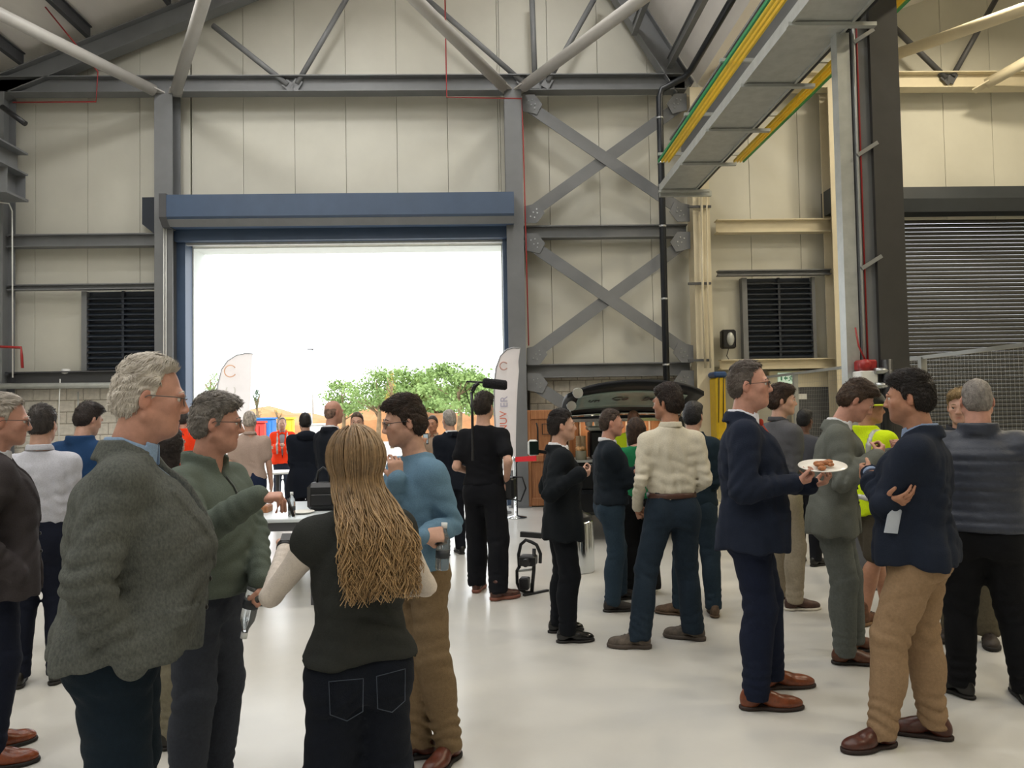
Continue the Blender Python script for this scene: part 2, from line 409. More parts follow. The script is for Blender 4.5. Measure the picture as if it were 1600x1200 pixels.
# ------------------------------------------------------------------ the doorway
d1 = empty('door_1', (0, 0, 0)); tag(d1, 'open roller door with slate blue housing above the bright doorway', 'door', kind='structure')
xa, xb = at(250, 330, 13.0).x, at(803, 320, 13.0).x
MB().prism([(13.34, 5.40), (12.96, 5.40), (12.96, 5.03), (13.10, 4.90), (13.34, 4.90)], (xa+.12, 0, 0), (xb, 0, 0), (0, 1, 0), (0, 0, 1)).build('housing', M_BLUE, d1)
MB().prism([(13.36, 5.42), (12.95, 5.42), (12.95, 5.02), (13.09, 4.88), (13.36, 4.88)], (xa, 0, 0), (xa+.12, 0, 0), (0, 1, 0), (0, 0, 1)).build('housing_end', M_STEELD, d1)
MB().prism([(12.99, 4.985), (13.10, 4.885), (13.115, 4.90), (13.0, 5.0)], (xa+.12, 0, 0), (xb, 0, 0), (0, 1, 0), (0, 0, 1)).build('housing_lip', M_STEEL, d1)
xm0, xm1 = at(226, 330, 13.55).x, at(249, 330, 13.55).x
MB().prism([(xm0, 5.50), (xm1+.02, 5.50), (xm1+.02, 4.80), (xm0, 5.03)], (0, 13.45, 0), (0, 13.75, 0), (1, 0, 0), (0, 0, 1)).build('motor_cover', M_NAVY, d1)
MB().box(DX0-.14, DX1+.1, 13.42, 13.79, DZ+.02, 4.93).build('head_frame', M_BLUE, d1)
for x0, x1 in ((DX0-.15, DX0), (DX1, DX1+.15)):
    MB().box(x0, x1, 13.55, 13.88, 0, DZ+.05).build('guide_rail', M_BLUE, d1)
MB().box(DX0-.12, DX0+.02, 13.885, 14.42, 0, 4.85).build('outer_jamb', M_WCLAD, d1)
MB().box(DX1-.02, DX1+.12, 13.885, 14.42, 0, 4.85).build('outer_jamb', M_WCLAD, d1)
MB().box(DX0+.02, DX1-.02, 13.885, 14.42, DZ-.02, 4.85).build('outer_lintel', M_WCLAD, d1)
MB().box(DX0+.0, DX1, 13.58, 13.68, DZ-.02, DZ+.03).build('bottom_bar', M_GALV, d1)
cc = MB()
for px in (256, 259.5):
    p = at(px, 350, 13.2); cc.tube([(p.x, p.y, 4.95), (p.x-.01, p.y, 1.2)], .009, 6)
single('hand_chain', cc, M_WHITE, 'pale pull chain hanging beside the left door column', 'chain')
single('ramp', MB().box(-12, 8, YW+.3, YW+2.2, -.12, -.005), M_GROUND, 'pale concrete apron outside the open doorway', 'ground', kind='structure')
single('yard_ground', MB().box(-90, 90, YW+2.2, 160, -.32, -.13), M_GROUND, 'sunlit pale yard outside the hall', 'ground', kind='structure')

# roller shutter of the far bay
d2 = empty('door_2', (0, 0, 0)); tag(d2, 'closed dark slatted roller shutter behind the mesh fence', 'door', kind='structure')
MB().prism([(13.70, 5.52), (13.30, 5.52), (13.26, 5.30), (13.34, 5.08), (13.70, 5.08)], (wx(1295, 330, 13.4), 0, 0), (X1, 0, 0), (0, 1, 0), (0, 0, 1)).build('housing', M_DKBOX, d2)
sh = .0742; slat = MB().prism([(0, 0), (-.012, .012), (-.018, sh*.45), (-.006, sh*.86), (.004, sh*.9), (.01, sh)], (SX0-.1, 0, 0), (SX1+.1, 0, 0), (0, 1, 0), (0, 0, 1)).mesh('slat'); slat.materials.append(M_SHUT)
for i in range(68):
    o = link('slat', slat, None, d2); o.location = (0, YW+.02, i*sh+.01)
for x0, x1 in ((SX0-.16, SX0), (SX1, SX1+.16)): MB().box(x0, x1, YW-.06, YW+.1, 0, 5.1).build('guide_rail', M_DKBOX, d2)

# louvres
def louvre(x0, x1, z0, z1, label, fr):
    t = empty('wall_louvre', ((x0+x1)/2, YW-.10, z0)); tag(t, label, 'louvre'); w = (x1-x0)/2; h = z1-z0
    MB().box(-w, w, .05, .09, 0, h).build('backing', M_NAVY, t)
    for a, b, c, d in ((-w-.09, -w, 0, h), (w, w+.06, 0, h)): MB().box(a, b, -.06, .09, c, d).build('frame_post', fr, t)
    MB().box(-.02, .02, -.03, .05, 0, h).build('mullion', M_NAVY, t)
    n = int(h/.095); me = MB().prism([(.04, 0), (-.045, -.04), (-.045, -.022), (.04, .02)], (-w, 0, 0), (w, 0, 0), (0, 1, 0), (0, 0, 1)).mesh('slat'); me.materials.append(M_NAVY)
    for i in range(n): o = link('slat', me, None, t); o.location = (0, 0, .06+i*.095)
louvre(wx(138, 500, YW-.1), wx(248, 500, YW-.1), 2.50, 3.90, 'dark blue louvre panel left of the doorway above the block wall', M_STEEL)
louvre(wx(1167, 500, YW-.1), wx(1268, 500, YW-.1), 2.52, 3.99, 'near-black louvre panel in the cream wall of the far bay', M_STEEL)

# ------------------------------------------------------------------ pipes, cables and wall fittings
def pipe(name, pts, r, m, label, cat='pipe', n=10): return single(name, MB().tube(pts, r, n), m, label, cat)
YP = YS-.2
rp = at(1034, 300, YP)
pd = empty('drain_pipe', (0, 0, 0)); tag(pd, 'black rainwater pipe running down in front of the cross bracing', 'pipe')
dp = [Vector((3.62, -2, 7.62)), Vector((3.62, 13.0, 7.52)), Vector((3.55, 13.15, 7.46)), Vector((rp.x+.05, YP, 7.28)), Vector((rp.x, YP, 7.15)), Vector((rp.x, YP, 0))]
MB().tube(dp, .058, 12).build('pipe', M_PIPE, pd)
for z in (6.75, 5.95, 5.55, 4.83, 3.55, 2.4): MB().lathe([(.066, 0), (.066, .035)], (rp.x, YP, z), 14).build('clip', M_BOLT, pd)
a = at(818, 158, YS-.2)
pipe('sprinkler_pipe', [at(694, -60, YS-.2), at(698, 152, YS-.2), at(815, 154, YS-.2), at(817, 200, YS-.2), at(822, 380, YS-.2), at(826, 540, YS-.2)], .012, M_RED, 'thin red pipe dropping beside the right door column', n=6)
pipe('sprinkler_pipe', [at(20, 160, YS-.2), at(150, 159, YS-.2), at(153, 112, YS-.2), at(70, 10, 12.6), at(20, -60, 11.6)], .012, M_RED, 'thin red pipe looping under the left end of the tie beam', n=6)
pipe('hose_pipe', [at(-30, 541, 13.0), at(33, 543, 13.0), at(34, 556, 13.0), at(35, 575, 13.0)], .022, M_RED, 'red air line with drop valve at the left edge', n=8)
pipe('cable_trunking', [at(-40, 604, 13.2), at(168, 602, 13.2), at(250, 600, 13.2)], .05, M_GALV, 'pale round conduit along the top of the left block wall', n=8)
pipe('white_cable', [at(94, 592, 13.2), at(92, 640, 13.2), at(92, 790, 13.2)], .009, M_WHITE, 'white cable hanging down the left block wall', 'cable', 6)
pipe('white_cable', [at(-5, 316, 13.1), at(14, 318, 13.1), at(19, 330, 13.1), at(20, 590, 13.1)], .011, M_WHITE, 'white cable running down the left corner column', 'cable', 6)
pipe('wall_conduit', [at(122, 612, 13.6), at(122, 690, 13.6)], .012, M_GALV, 'short grey conduit on the left block wall', n=6)
p = at(103, 583, 13.6); single('wall_sensor', MB().lathe([(.07, .07), (.07, 0), (.03, -.02), (.02, -.05)][::-1], p, 14), M_WHITE, 'small white sensor on the sill left of the louvre', 'sensor')
cw = empty('wall_conduit', (0, 0, 0)); tag(cw, 'pair of pale conduits clipped to the cream column', 'pipe')
for px, r in ((1096, .022), (1104, .016)):
    MB().tube([at(px, 300, YS-.28), at(px+2, 450, YS-.28), at(px+6, 575, YS-.28)], r, 8).build('conduit', M_CREAM, cw)
for py in (323, 443, 563): q = at(1093, py, YS-.25); MB().box(q.x-.2, q.x+.2, q.y-.02, q.y+.02, q.z-.02, q.z+.02).build('clip_bar', M_STEELD, cw)
# hose dispenser box on the cream wall
q = at(1138, 530, 13.6); hb = empty('cable_dispenser', q); tag(hb, 'small dark wall box with pale oval cover beside the far louvre', 'dispenser')
MB().bevbox(-.13, .13, -.06, .1, -.17, .17, .03).build('case', M_BLACK, hb)
MB().sphere((.02, -.06, 0), (.07, .03, .12)).build('cover', M_GALV, hb)
MB().tube([(0, 0, -.17), (-.04, -.01, -.3), (.02, 0, -.4)], .008, 6).build('cord', M_BLACK, hb)
# left crane rail on brackets
lr = at(24, 256, 12.9)
lt = empty('crane_rail', (0, 0, 0)); tag(lt, 'grey crane rail beam along the left wall', 'beam')
MB().ibeam((lr.x, -4, lr.z), (lr.x, 12.95, lr.z), .38, .36, tf=.03, tw=.02).build('beam', M_STEEL, lt)
MB().box(lr.x-.04, lr.x+.04, -4, 12.9, lr.z+.19, lr.z+.25).build('rail', M_STEELD, lt)
MB().box(lr.x-.2, lr.x+.16, 12.4, 13.0, lr.z-.62, lr.z-.58).build('bracket_foot', M_STEEL, lt)
MB().ibeam((lr.x-.02, 12.7, lr.z-.58), (lr.x-.02, 12.7, lr.z-.19), .5, .32, up=(0, 1, 0)).build('bracket', M_STEEL, lt)
pq = at(28, 186, 12.4); single('air_spring', MB().tube([pq+Vector((-.25, 0, .2)), pq+Vector((.12, 0, -.08))], .045, 10), M_BLACK, 'short black rubber buffer at the left end of the tie beam', 'buffer')

# ------------------------------------------------------------------ right-hand crane rail, cable tray and conductor bars
RXc = 3.32
cr = empty('crane_rail', (0, 0, 0)); tag(cr, 'grey crane rail beam above the galvanised cable tray', 'beam')
MB().ibeam((RXc+.1, -4, 6.0), (RXc+.1, 13.0, 6.0), .62, .42, tf=.03, tw=.02).build('beam', M_STEEL, cr)
MB().box(RXc+.06, RXc+.14, -4, 12.9, 6.31, 6.38).build('rail', M_STEELD, cr)
YE = 12.0
def cbars(px0, label, cols, px_step):
    t = empty('conductor_bars', (0, 0, 0)); tag(t, label, 'conductor')
    for i, m_ in enumerate(cols):
        p = at(px0+px_step*i, 252, YE)
        MB().box(p.x-.012, p.x+.012, -2, YE, p.z-.02, p.z+.02).build('bar', m_, t)
    xs = [at(px0+px_step*i, 252, YE).x for i in (0, len(cols)-1)]
    for y in np.arange(2.2, YE, 1.6):
        MB().box(min(min(xs)-.05, RXc), max(max(xs)+.05, RXc+.2), y-.02, y+.02, p.z+.03, p.z+.07).build('hanger', M_GALV, t)
cbars(1029, 'green and three yellow crane conductor bars left of the cable tray', [M_GRN, M_YEL, M_YEL, M_YEL], 5.2)
cbars(1147, 'three yellow and one green conductor bars right of the crane rail', [M_YEL, M_YEL, M_YEL, M_GRN], 4.8)
tr = empty('cable_tray', (0, 0, 0)); tag(tr, 'galvanised cable tray hung beneath the crane rail', 'cable tray')
t0, t1 = at(1031, 299, YE), at(1084, 299, YE); tz = t0.z
MB().box(t0.x, t1.x, -1, YE, tz, tz+.012).build('tray_floor', M_GALV, tr)
for x in (t0.x, t1.x): MB().box(x-.012, x+.012, -1, YE, tz-.02, tz+.10).build('side_rail', M_GALV, tr)
for y in np.arange(1.5, YE+.1, 1.3): MB().box(t0.x-.04, t1.x+.22, y-.03, y+.03, tz-.045, tz-.01).build('cross_bracket', M_GALV, tr)
MB().tube([(t1.x+.06, -1, tz+.02), (t1.x+.06, YE, tz+.02)], .02, 6).build('cable', M_BLACK, tr)
MB().box(t0.x, t1.x+.28, YE-.02, YE+.06, tz-.08, tz).build('end_arm', M_GALV, tr)
for y in np.arange(1.6, YE, 2.6): MB().tube([(t0.x+.3, y, tz), (RXc+.0, y, 5.7)], .008, 6).build('hanger_rod', M_GALV, tr)
# dark column carrying the rail, with steel trunking
YC = 7.1
xa_, xb_ = at(1338, 300, YC-.2).x, at(1406, 300, YC-.2).x; xc = (xa_+xb_)/2
dc = empty('crane_column', (xc, YC, 0)); tag(dc, 'dark grey steel column in front of the roller shutter', 'column')
wdt = xb_-xa_
MB().ibeam((0, 0, .02), (0, 0, 9.0), wdt, .40, up=(1, 0, 0), tf=.025, tw=.018).build('shaft', M_STEELD, dc)
MB().box(-.34, .34, -.3, .3, 0, .02).build('base_plate', M_STEELD, dc)
MB().box(-.06, wdt/2, -.26, -.19, 0, 9.0).build('shaded_face', mat('charcoal_shaded_face', '3a3937', rough=.55, var=.05), dc)  # darker colour stands in for shade on the column front
MB().box(-wdt/2-.004, -.06, -.215, -.19, 0, 9.0).build('lit_face_strip', M_STEEL, dc)  # lighter grey strip paints the side of the column that catches light
tk = empty('cable_trunking', (0, 0, 0)); tag(tk, 'bright galvanised cable trunking running down the dark column', 'trunking')
xt0, xt1 = at(1311, 300, YC-.15).x, at(1331, 300, YC-.15).x
MB().box(xt0, xt1, YC-.2, YC-.08, .8, tz+.05).build('trunking', M_GALV, tk)
MB().box(t1.x, xt1, YC-.2, YC-.08, tz+.02, tz+.12).build('elbow', M_GALV, tk)
MB().tube([(xt1+.03, YC-.22, .9), (xt1+.03, YC-.22, 7.5)], .012, 6).build('cable', M_GALV, tk)
MB().tube([(xt1+.06, YC-.22, 1.9), (xt1+.06, YC-.22, 7.5)], .008, 6).build('cable', M_RED, tk)
for py in (232, 410, 55):
    q = at(1352, py, YC-.28); MB().bar((xt1+.02, YC-.24, q.z-.05), (xt1+.2, YC-.26, q.z+.06), .03, .035).build('clip', M_BOLT, tk)
# alarm sounder and control box on the column
q = at(1352, 571, YC-.3); sb = empty('alarm_sounder', q); tag(sb, 'red alarm sounder above a white box on the dark column', 'alarm')
lm = MB().lathe([(.055, 0), (.055, .05), (.045, .07), (.02, .08)], (0, 0, 0), 16); lm.v = [(x-.02, -z, y) for x, y, z in lm.v]; lm.build('sounder', M_RED, sb)
MB().bevbox(-.06, .09, -.05, .1, -.05, .05, .015).build('base', M_RED, sb)
q2 = at(1354, 591, YC-.3)
MB().bevbox(-.075, .08, -.07, .1, q2.z-q.z-.075, q2.z-q.z+.065, .01).build('white_box', M_WHITE, sb)
MB().tube([(0, 0, .05), (-.03, .05, .18), (-.05, .06, .35)], .008, 6).build('cable', M_RED, sb)
MB().tube([(0, 0, -.2), (0, .02, -.35)], .008, 6).build('cable', M_RED, sb)
q = at(1386, 590, YC-.36); pb = empty('valve_stack', q); tag(pb, 'black valve stack with two chrome fittings on the dark column', 'valve')
MB().tube([(0, 0, -.5), (0, 0, .16)], .05, 12).build('body', M_BLACK, pb)
for z in (.06, -.07): MB().tube([(-.12, -.02, z), (.02, -.02, z)], .028, 12).build('fitting', M_BOLT, pb)

# ------------------------------------------------------------------ mesh fence
fp = [onz(px, py, 2.14) for px, py in ((1600, 520), (1402, 555), (1330, 567))]
FX0, FX1 = Vector((4.37, 2.77, 0)), Vector((4.37, 12.37, 0))
fe = empty('mesh_fence', (0, 0, 0)); tag(fe, 'pale wire mesh guard fence behind the crowd on the far side', 'fence')
FZ = 2.12; fd = FX1-FX0; fl = fd.length; fu = fd.normalized()
M_FENCE = mat('pale_fence_steel', 'a9aaa5', rough=.4, metal=.3, var=.03)
nP = 6
for i in range(nP+1):
    b = FX0+fd*i/nP; MB().obox(b+Vector((0, 0, FZ/2)), fu*.03, (.03, 0, 0), (0, 0, FZ/2)).build('post', M_FENCE, fe)
MB().bar(FX0+Vector((0, 0, FZ)), FX1+Vector((0, 0, FZ)), .035, .035).build('top_rail', M_FENCE, fe)
MB().bar(FX0+Vector((0, 0, .12)), FX1+Vector((0, 0, .12)), .03, .03).build('bottom_rail', M_FENCE, fe)
wm = MB()
for z in np.arange(.16, FZ, .055): wm.bar(FX0+Vector((0, 0, z)), FX1+Vector((0, 0, z)), .0014, .0014)
for d in np.arange(.05, fl, .055): c = FX0+fu*d; wm.bar(c+Vector((0, 0, .12)), c+Vector((0, 0, FZ)), .0014, .0014, up=(1, 0, 0))
tag(wm.build('wire_mesh', M_FENCE, fe), kind='stuff')
# fire door and exit sign in the far bay
q = at(1265, 625, 13.7); d3 = empty('door_3', (0, 0, 0)); tag(d3, 'dark grey fire door in a cream frame behind the mesh fence', 'door', kind='structure')
x0 = wx(1247, 640, 13.7); x1 = wx(1335, 640, 13.7)
MB().box(x0, x1, YW-.06, YW+.0, 0, 2.0).build('leaf', M_STEELD, d3)
MB().box(x0-.5, x1+.05, YW-.08, YW-.0, 2.0, 2.3).build('head', M_CREAM, d3)
MB().box(x0-.08, x0, YW-.09, YW, 0, 2.05).build('frame', M_CREAM, d3)
MB().box(x0+.02, x0+.18, YW-.075, YW-.06, 1.78, 1.88).build('notice', M_WHITE, d3)
M_SIGN = mat('pale_green_sign', 'd5f0dd', rough=.4, var=.02, emit=.35)
M_SGN2 = mat('sign_green_mark', '4fa37f', rough=.4, var=.02)
q = at(1230, 591, 13.69); es = empty('exit_sign', q); tag(es, 'pale green exit sign with running figure and arrow behind the fence', 'sign')
MB().bevbox(-.17, .17, -.02, .02, -.1, .1, .006).build('panel', M_SIGN, es)
mk = MB()
mk.prism([(-.13, -.04), (-.10, -.04), (-.10, .06), (-.13, .06)], (0, -.024, 0), (0, -.02, 0), (1, 0, 0), (0, 0, 1))
mk.prism([(-.07, .0), (-.03, .045), (-.03, .015), (.0, .015), (.0, -.015), (-.03, -.015), (-.03, -.045)], (0, -.024, 0), (0, -.02, 0), (1, 0, 0), (0, 0, 1))
mk.sphere((.075, -.022, .05), (.014, .004, .014), 8, 5)
for a_, b_ in (((.07, .035), (.055, -.01)), ((.055, -.01), (.085, -.03)), ((.085, -.03), (.075, -.06)), ((.055, -.01), (.035, -.04)), ((.035, -.04), (.015, -.045)), ((.068, .03), (.1, .01)), ((.068, .03), (.04, .02)), ((.04, .02), (.03, -.005))):
    mk.bar((a_[0], -.022, a_[1]), (b_[0], -.022, b_[1]), .004, .014)
mk.build('pictogram', M_SGN2, es)
# yellow spill kit with blue cap
q = at(1124, 620, 12.95); M_YB = mat('yellow_plastic', 'd8b21c', rough=.45, var=.05); M_BC = mat('blue_cap', '2b4a78', rough=.5)
yb = empty('yellow_kit', (q.x, q.y, 0)); tag(yb, 'tall yellow kit bag with blue cap on the cream wall', 'bag')
zt = at(1124, 590, 12.95).z; zb = at(1124, 660, 12.95).z
MB().bevbox(-.085, .085, -.1, .285, zb-.3, zt, .03).build('bag', M_YB, yb)
MB().bevbox(-.11, .11, -.12, .285, zt, zt+.1, .03).build('cap', M_BC, yb)
for x in (-.03, .05): MB().tube([(x, -.11, zt), (x-.03, -.115, zb)], .008, 5).build('strap', M_BLACK, yb)
# high-bay lamp bodies
for i, (p, g) in enumerate([(p, 'a') for p in HIGH_BAYS]+[(p, 'b') for p in HIGH_BAYS_WARM]):
    t = empty('high_bay_lamp', p); tag(t, 'round high bay lamp hanging from the roof of the hall' if g == 'a' else 'round high bay lamp hanging in the far bay', 'lamp', 'high bay lamps of the hall' if g == 'a' else 'high bay lamps of the far bay')
    MB().lathe([(.40, .03), (.42, .06), (.3, .16), (.12, .24), (.1, .36)], (0, 0, 0), 16).build('reflector', M_STEELD, t)
    MB().tube([(0, 0, .36), (0, 0, .9)], .01, 6).build('hanger', M_STEELD, t)
# ------------------------------------------------------------------ implicit-surface modelling of people
def smin(a, b, k):
    if k <= 0: return np.minimum(a, b)
    h = np.maximum(k-np.abs(a-b), 0)/k
    return np.minimum(a, b)-h*h*k*.25
def mxr(l):
    r = l[0]
    for q in l[1:]: r = np.maximum(r, q)
    return r
def V(*a): return np.array(a, float)
def nrm(v): v = np.asarray(v, float); return v/max(np.linalg.norm(v), 1e-9)
class Grid:
    def __init__(s, xs, ys, zs):
        s.xs, s.ys, s.zs = (np.asarray(a, np.float32) for a in (xs, ys, zs))
        s.F = np.full((len(xs), len(ys), len(zs)), .25, np.float32)
    @staticmethod
    def uniform(lo, hi, h): return Grid(*[np.arange(lo[i]-2.5*h, hi[i]+2.6*h, h) for i in range(3)])
    def sl(s, lo, hi):
        out = []
        for ax, a, b in ((s.xs, lo[0], hi[0]), (s.ys, lo[1], hi[1]), (s.zs, lo[2], hi[2])):
            i, j = np.searchsorted(ax, a), np.searchsorted(ax, b)
            out.append(slice(max(0, i-1), min(len(ax), j+1)))
        return tuple(out)
    def pts(s, S): return s.xs[S[0]][:, None, None], s.ys[S[1]][None, :, None], s.zs[S[2]][None, None, :]
    def apply(s, lo, hi, fn, k=.0, op='u'):
        mrg = k+.03
        S = s.sl([v-mrg for v in lo], [v+mrg for v in hi])
        if any(t.stop <= t.start for t in S): return
        X, Y, Z = s.pts(S); d = fn(X, Y, Z)
        if op == 'u': s.F[S] = smin(s.F[S], d, k)
        elif op == 's': s.F[S] = -smin(-s.F[S], d, k)
        elif op == 'i': s.F[S] = -smin(-s.F[S], -d, k)
    def cone(s, a, b, ra, rb, k=.02, op='u', flat=None):
        a, b = np.asarray(a, float), np.asarray(b, float); ab = b-a; L2 = max(ab@ab, 1e-9); R = max(ra, rb)
        f = 1.0
        if flat is not None: u, f = nrm(flat[0]), flat[1]
        def fn(X, Y, Z):
            x, y, z = X-a[0], Y-a[1], Z-a[2]
            t = np.clip((x*ab[0]+y*ab[1]+z*ab[2])/L2, 0, 1)
            x, y, z = x-t*ab[0], y-t*ab[1], z-t*ab[2]
            if flat is not None:
                c = (x*u[0]+y*u[1]+z*u[2])*(1/f-1); x, y, z = x+u[0]*c, y+u[1]*c, z+u[2]*c
            return np.sqrt(x*x+y*y+z*z)-(ra+(rb-ra)*t)
        s.apply(np.minimum(a, b)-R, np.maximum(a, b)+R, fn, k, op)
    def ell(s, c, r, k=.02, op='u', M=None):
        c = np.asarray(c, float); r = np.asarray(r, float); R = r.max()
        def fn(X, Y, Z):
            x, y, z = X-c[0], Y-c[1], Z-c[2]
            if M is not None: x, y, z = (M[0, i]*x+M[1, i]*y+M[2, i]*z for i in range(3))
            k0 = np.sqrt((x/r[0])**2+(y/r[1])**2+(z/r[2])**2)
            k1 = np.sqrt((x/r[0]**2)**2+(y/r[1]**2)**2+(z/r[2]**2)**2)+1e-6
            return k0*(k0-1)/k1
        s.apply(c-R, c+R, fn, k, op)
    def fn(s, lo, hi, f, k=0, op='u'): s.apply(lo, hi, f, k, op)
    def displace(s, f, band):
        m = np.abs(s.F) < band; I = np.nonzero(m)
        p = np.stack([s.xs[I[0]], s.ys[I[1]], s.zs[I[2]]], 1); s.F[m] += f(p)
    def mesh(s, smooth=1):
        F = s.F; ins = F < 0
        ins[0] = ins[-1] = False; ins[:, 0] = ins[:, -1] = False; ins[:, :, 0] = ins[:, :, -1] = False
        c = ins[:-1, :-1, :-1].astype(np.int8); n = np.zeros_like(c)
        for i in (0, 1):
            for j in (0, 1):
                for k in (0, 1): n += ins[i:i+c.shape[0], j:j+c.shape[1], k:k+c.shape[2]]
        act = (n > 0) & (n < 8); I = np.nonzero(act); m = len(I[0])
        if m == 0: return np.zeros((0, 3)), np.zeros((0, 4), int)
        idx = np.full(act.shape, -1, np.int32); idx[I] = np.arange(m)
        corners = [(i, j, k) for i in (0, 1) for j in (0, 1) for k in (0, 1)]
        val = np.stack([np.where(ins[I[0]+i, I[1]+j, I[2]+k], np.minimum(F[I[0]+i, I[1]+j, I[2]+k], -1e-6), np.maximum(F[I[0]+i, I[1]+j, I[2]+k], 1e-6)) for i, j, k in corners], 1)
        acc = np.zeros((m, 3)); cnt = np.zeros(m)
        for a in range(8):
            for ax in range(3):
                if corners[a][ax]: continue
                q = list(corners[a]); q[ax] = 1; b = corners.index(tuple(q))
                x = (val[:, a] < 0) != (val[:, b] < 0)
                t = val[:, a]/(val[:, a]-val[:, b]+1e-12); t = np.clip(t, 0, 1)
                p = np.tile(np.array(corners[a], float), (m, 1)); p[:, ax] = t
                acc += p*x[:, None]; cnt += x
        u = acc/np.maximum(cnt, 1)[:, None]
        v = np.stack([ax[I[i]]+u[:, i]*(ax[I[i]+1]-ax[I[i]]) for i, ax in enumerate((s.xs, s.ys, s.zs))], 1)
        quads = []
        for ax in range(3):
            A = [slice(1, -1)]*3; A[ax] = slice(0, -1); B = [slice(1, -1)]*3; B[ax] = slice(1, None)
            a, b = ins[tuple(A)], ins[tuple(B)]; ch = a != b; J = np.nonzero(ch)
            if len(J[0]) == 0: continue
            base = [J[0]+(0 if ax == 0 else 1), J[1]+(0 if ax == 1 else 1), J[2]+(0 if ax == 2 else 1)]
            o1, o2 = [(1, 2), (2, 0), (0, 1)][ax]
            def cell(d1, d2):
                q = [base[0].copy(), base[1].copy(), base[2].copy()]; q[o1] = q[o1]+d1; q[o2] = q[o2]+d2
                return idx[q[0], q[1], q[2]]
            Q = np.stack([cell(-1, -1), cell(0, -1), cell(0, 0), cell(-1, 0)], 1)
            fl = ~a[J]; Q[fl] = Q[fl][:, ::-1]; quads.append(Q)
        Q = np.concatenate(quads) if quads else np.zeros((0, 4), int)
        Q = Q[(Q >= 0).all(1)]
        for _ in range(smooth):
            e = np.concatenate([Q[:, [0, 1]], Q[:, [1, 2]], Q[:, [2, 3]], Q[:, [3, 0]]])
            sm = np.zeros_like(v); ct = np.zeros(m)
            for i in range(3): sm[:, i] = np.bincount(e[:, 0], v[e[:, 1], i], m)+np.bincount(e[:, 1], v[e[:, 0], i], m)
            ct = np.bincount(e[:, 0], minlength=m)+np.bincount(e[:, 1], minlength=m)
            v = v*.5+.5*sm/np.maximum(ct, 1)[:, None]
        return v, Q
def mesh_np(name, v, Q, m, parent=None, col=None, smooth=True):
    me = bpy.data.meshes.new(name); n = Q.shape[1] if len(Q) else 4
    me.vertices.add(len(v)); me.vertices.foreach_set('co', np.asarray(v, np.float32).ravel())
    me.loops.add(Q.size); me.loops.foreach_set('vertex_index', Q.astype(np.int32).ravel())
    me.polygons.add(len(Q)); me.polygons.foreach_set('loop_start', np.arange(0, Q.size, n, dtype=np.int32))
    me.update(calc_edges=True)
    me.polygons.foreach_set('use_smooth', np.full(len(Q), smooth))
    if col is not None:
        a = me.color_attributes.new('Col', 'FLOAT_COLOR', 'POINT')
        a.data.foreach_set('color', np.concatenate([col, np.ones((len(v), 1))], 1).astype(np.float32).ravel())
    return link(name, me, m, parent)
def curve1(kn):                                   # smooth interpolation through knots
    kn = sorted(kn); z = np.array([k[0] for k in kn], float); vals = np.array([k[1:] for k in kn], float)
    zz = np.linspace(z[0], z[-1], 90); out = []
    for c in range(vals.shape[1]):
        y = vals[:, c]; d = np.gradient(y, z); i = np.clip(np.searchsorted(z, zz)-1, 0, len(z)-2)
        h = z[i+1]-z[i]; t = (zz-z[i])/h
        out.append((2*t**3-3*t**2+1)*y[i]+(t**3-2*t**2+t)*h*d[i]+(-2*t**3+3*t**2)*y[i+1]+(t**3-t**2)*h*d[i+1])
    return lambda q: [np.interp(q, zz, o) for o in out]
def ik(a, b, l1, l2, pole):
    a, b = V(*a), V(*b); d = b-a; L = np.linalg.norm(d); 
    if L > (l1+l2)*.995: b = a+d/L*(l1+l2)*.995; d = b-a; L = np.linalg.norm(d)
    u = d/L; x = (l1*l1-l2*l2+L*L)/(2*L); h = math.sqrt(max(l1*l1-x*x, 0)); p = np.asarray(pole, float); p = p-u*(p@u)
    return a+u*x+nrm(p)*h, b
def rot(ax, ang):
    return np.array(Matrix.Rotation(ang, 3, Vector(ax)))

HAIRLINE = {'short': [(-.13, -.075), (-.06, -.075), (-.035, -.045), (-.022, .012), (-.004, .012), (.004, -.012), (.014, -.010), (.022, .02), (.045, .05), (.075, .074), (.13, .082)],
            'receding': [(-.13, -.075), (-.06, -.075), (-.035, -.045), (-.022, .012), (-.004, .012), (.004, -.012), (.012, -.010), (.021, .03), (.032, .07), (.06, .094), (.13, .12)],
            'full': [(-.13, -.09), (-.06, -.09), (-.035, -.06), (-.024, .005), (-.004, .005), (.004, -.02), (.016, -.016), (.026, .02), (.05, .045), (.08, .066), (.13, .07)],
            'fringe': [(-.13, -.08), (-.06, -.08), (-.035, -.05), (-.022, .01), (-.004, .01), (.004, -.025), (.022, -.025), (.03, .01), (.05, .03), (.08, .045), (.13, .05)],
            'rim': [(-.13, -.075), (-.06, -.075), (-.035, -.045), (-.022, .012), (-.004, .012), (.004, -.01), (.014, -.008), (.022, .02), (.03, .06), (.13, .2)],
            'bob': [(-.13, -.2), (-.05, -.2), (.03, -.2), (.042, .0), (.05, .045), (.08, .07), (.13, .08)]}
SKIN = {'fair': 'c49a86', 'ruddy': 'bf8e7b', 'tan': 'ab7c63', 'deep': '5e3f2f', 'pale': 'cda793'}
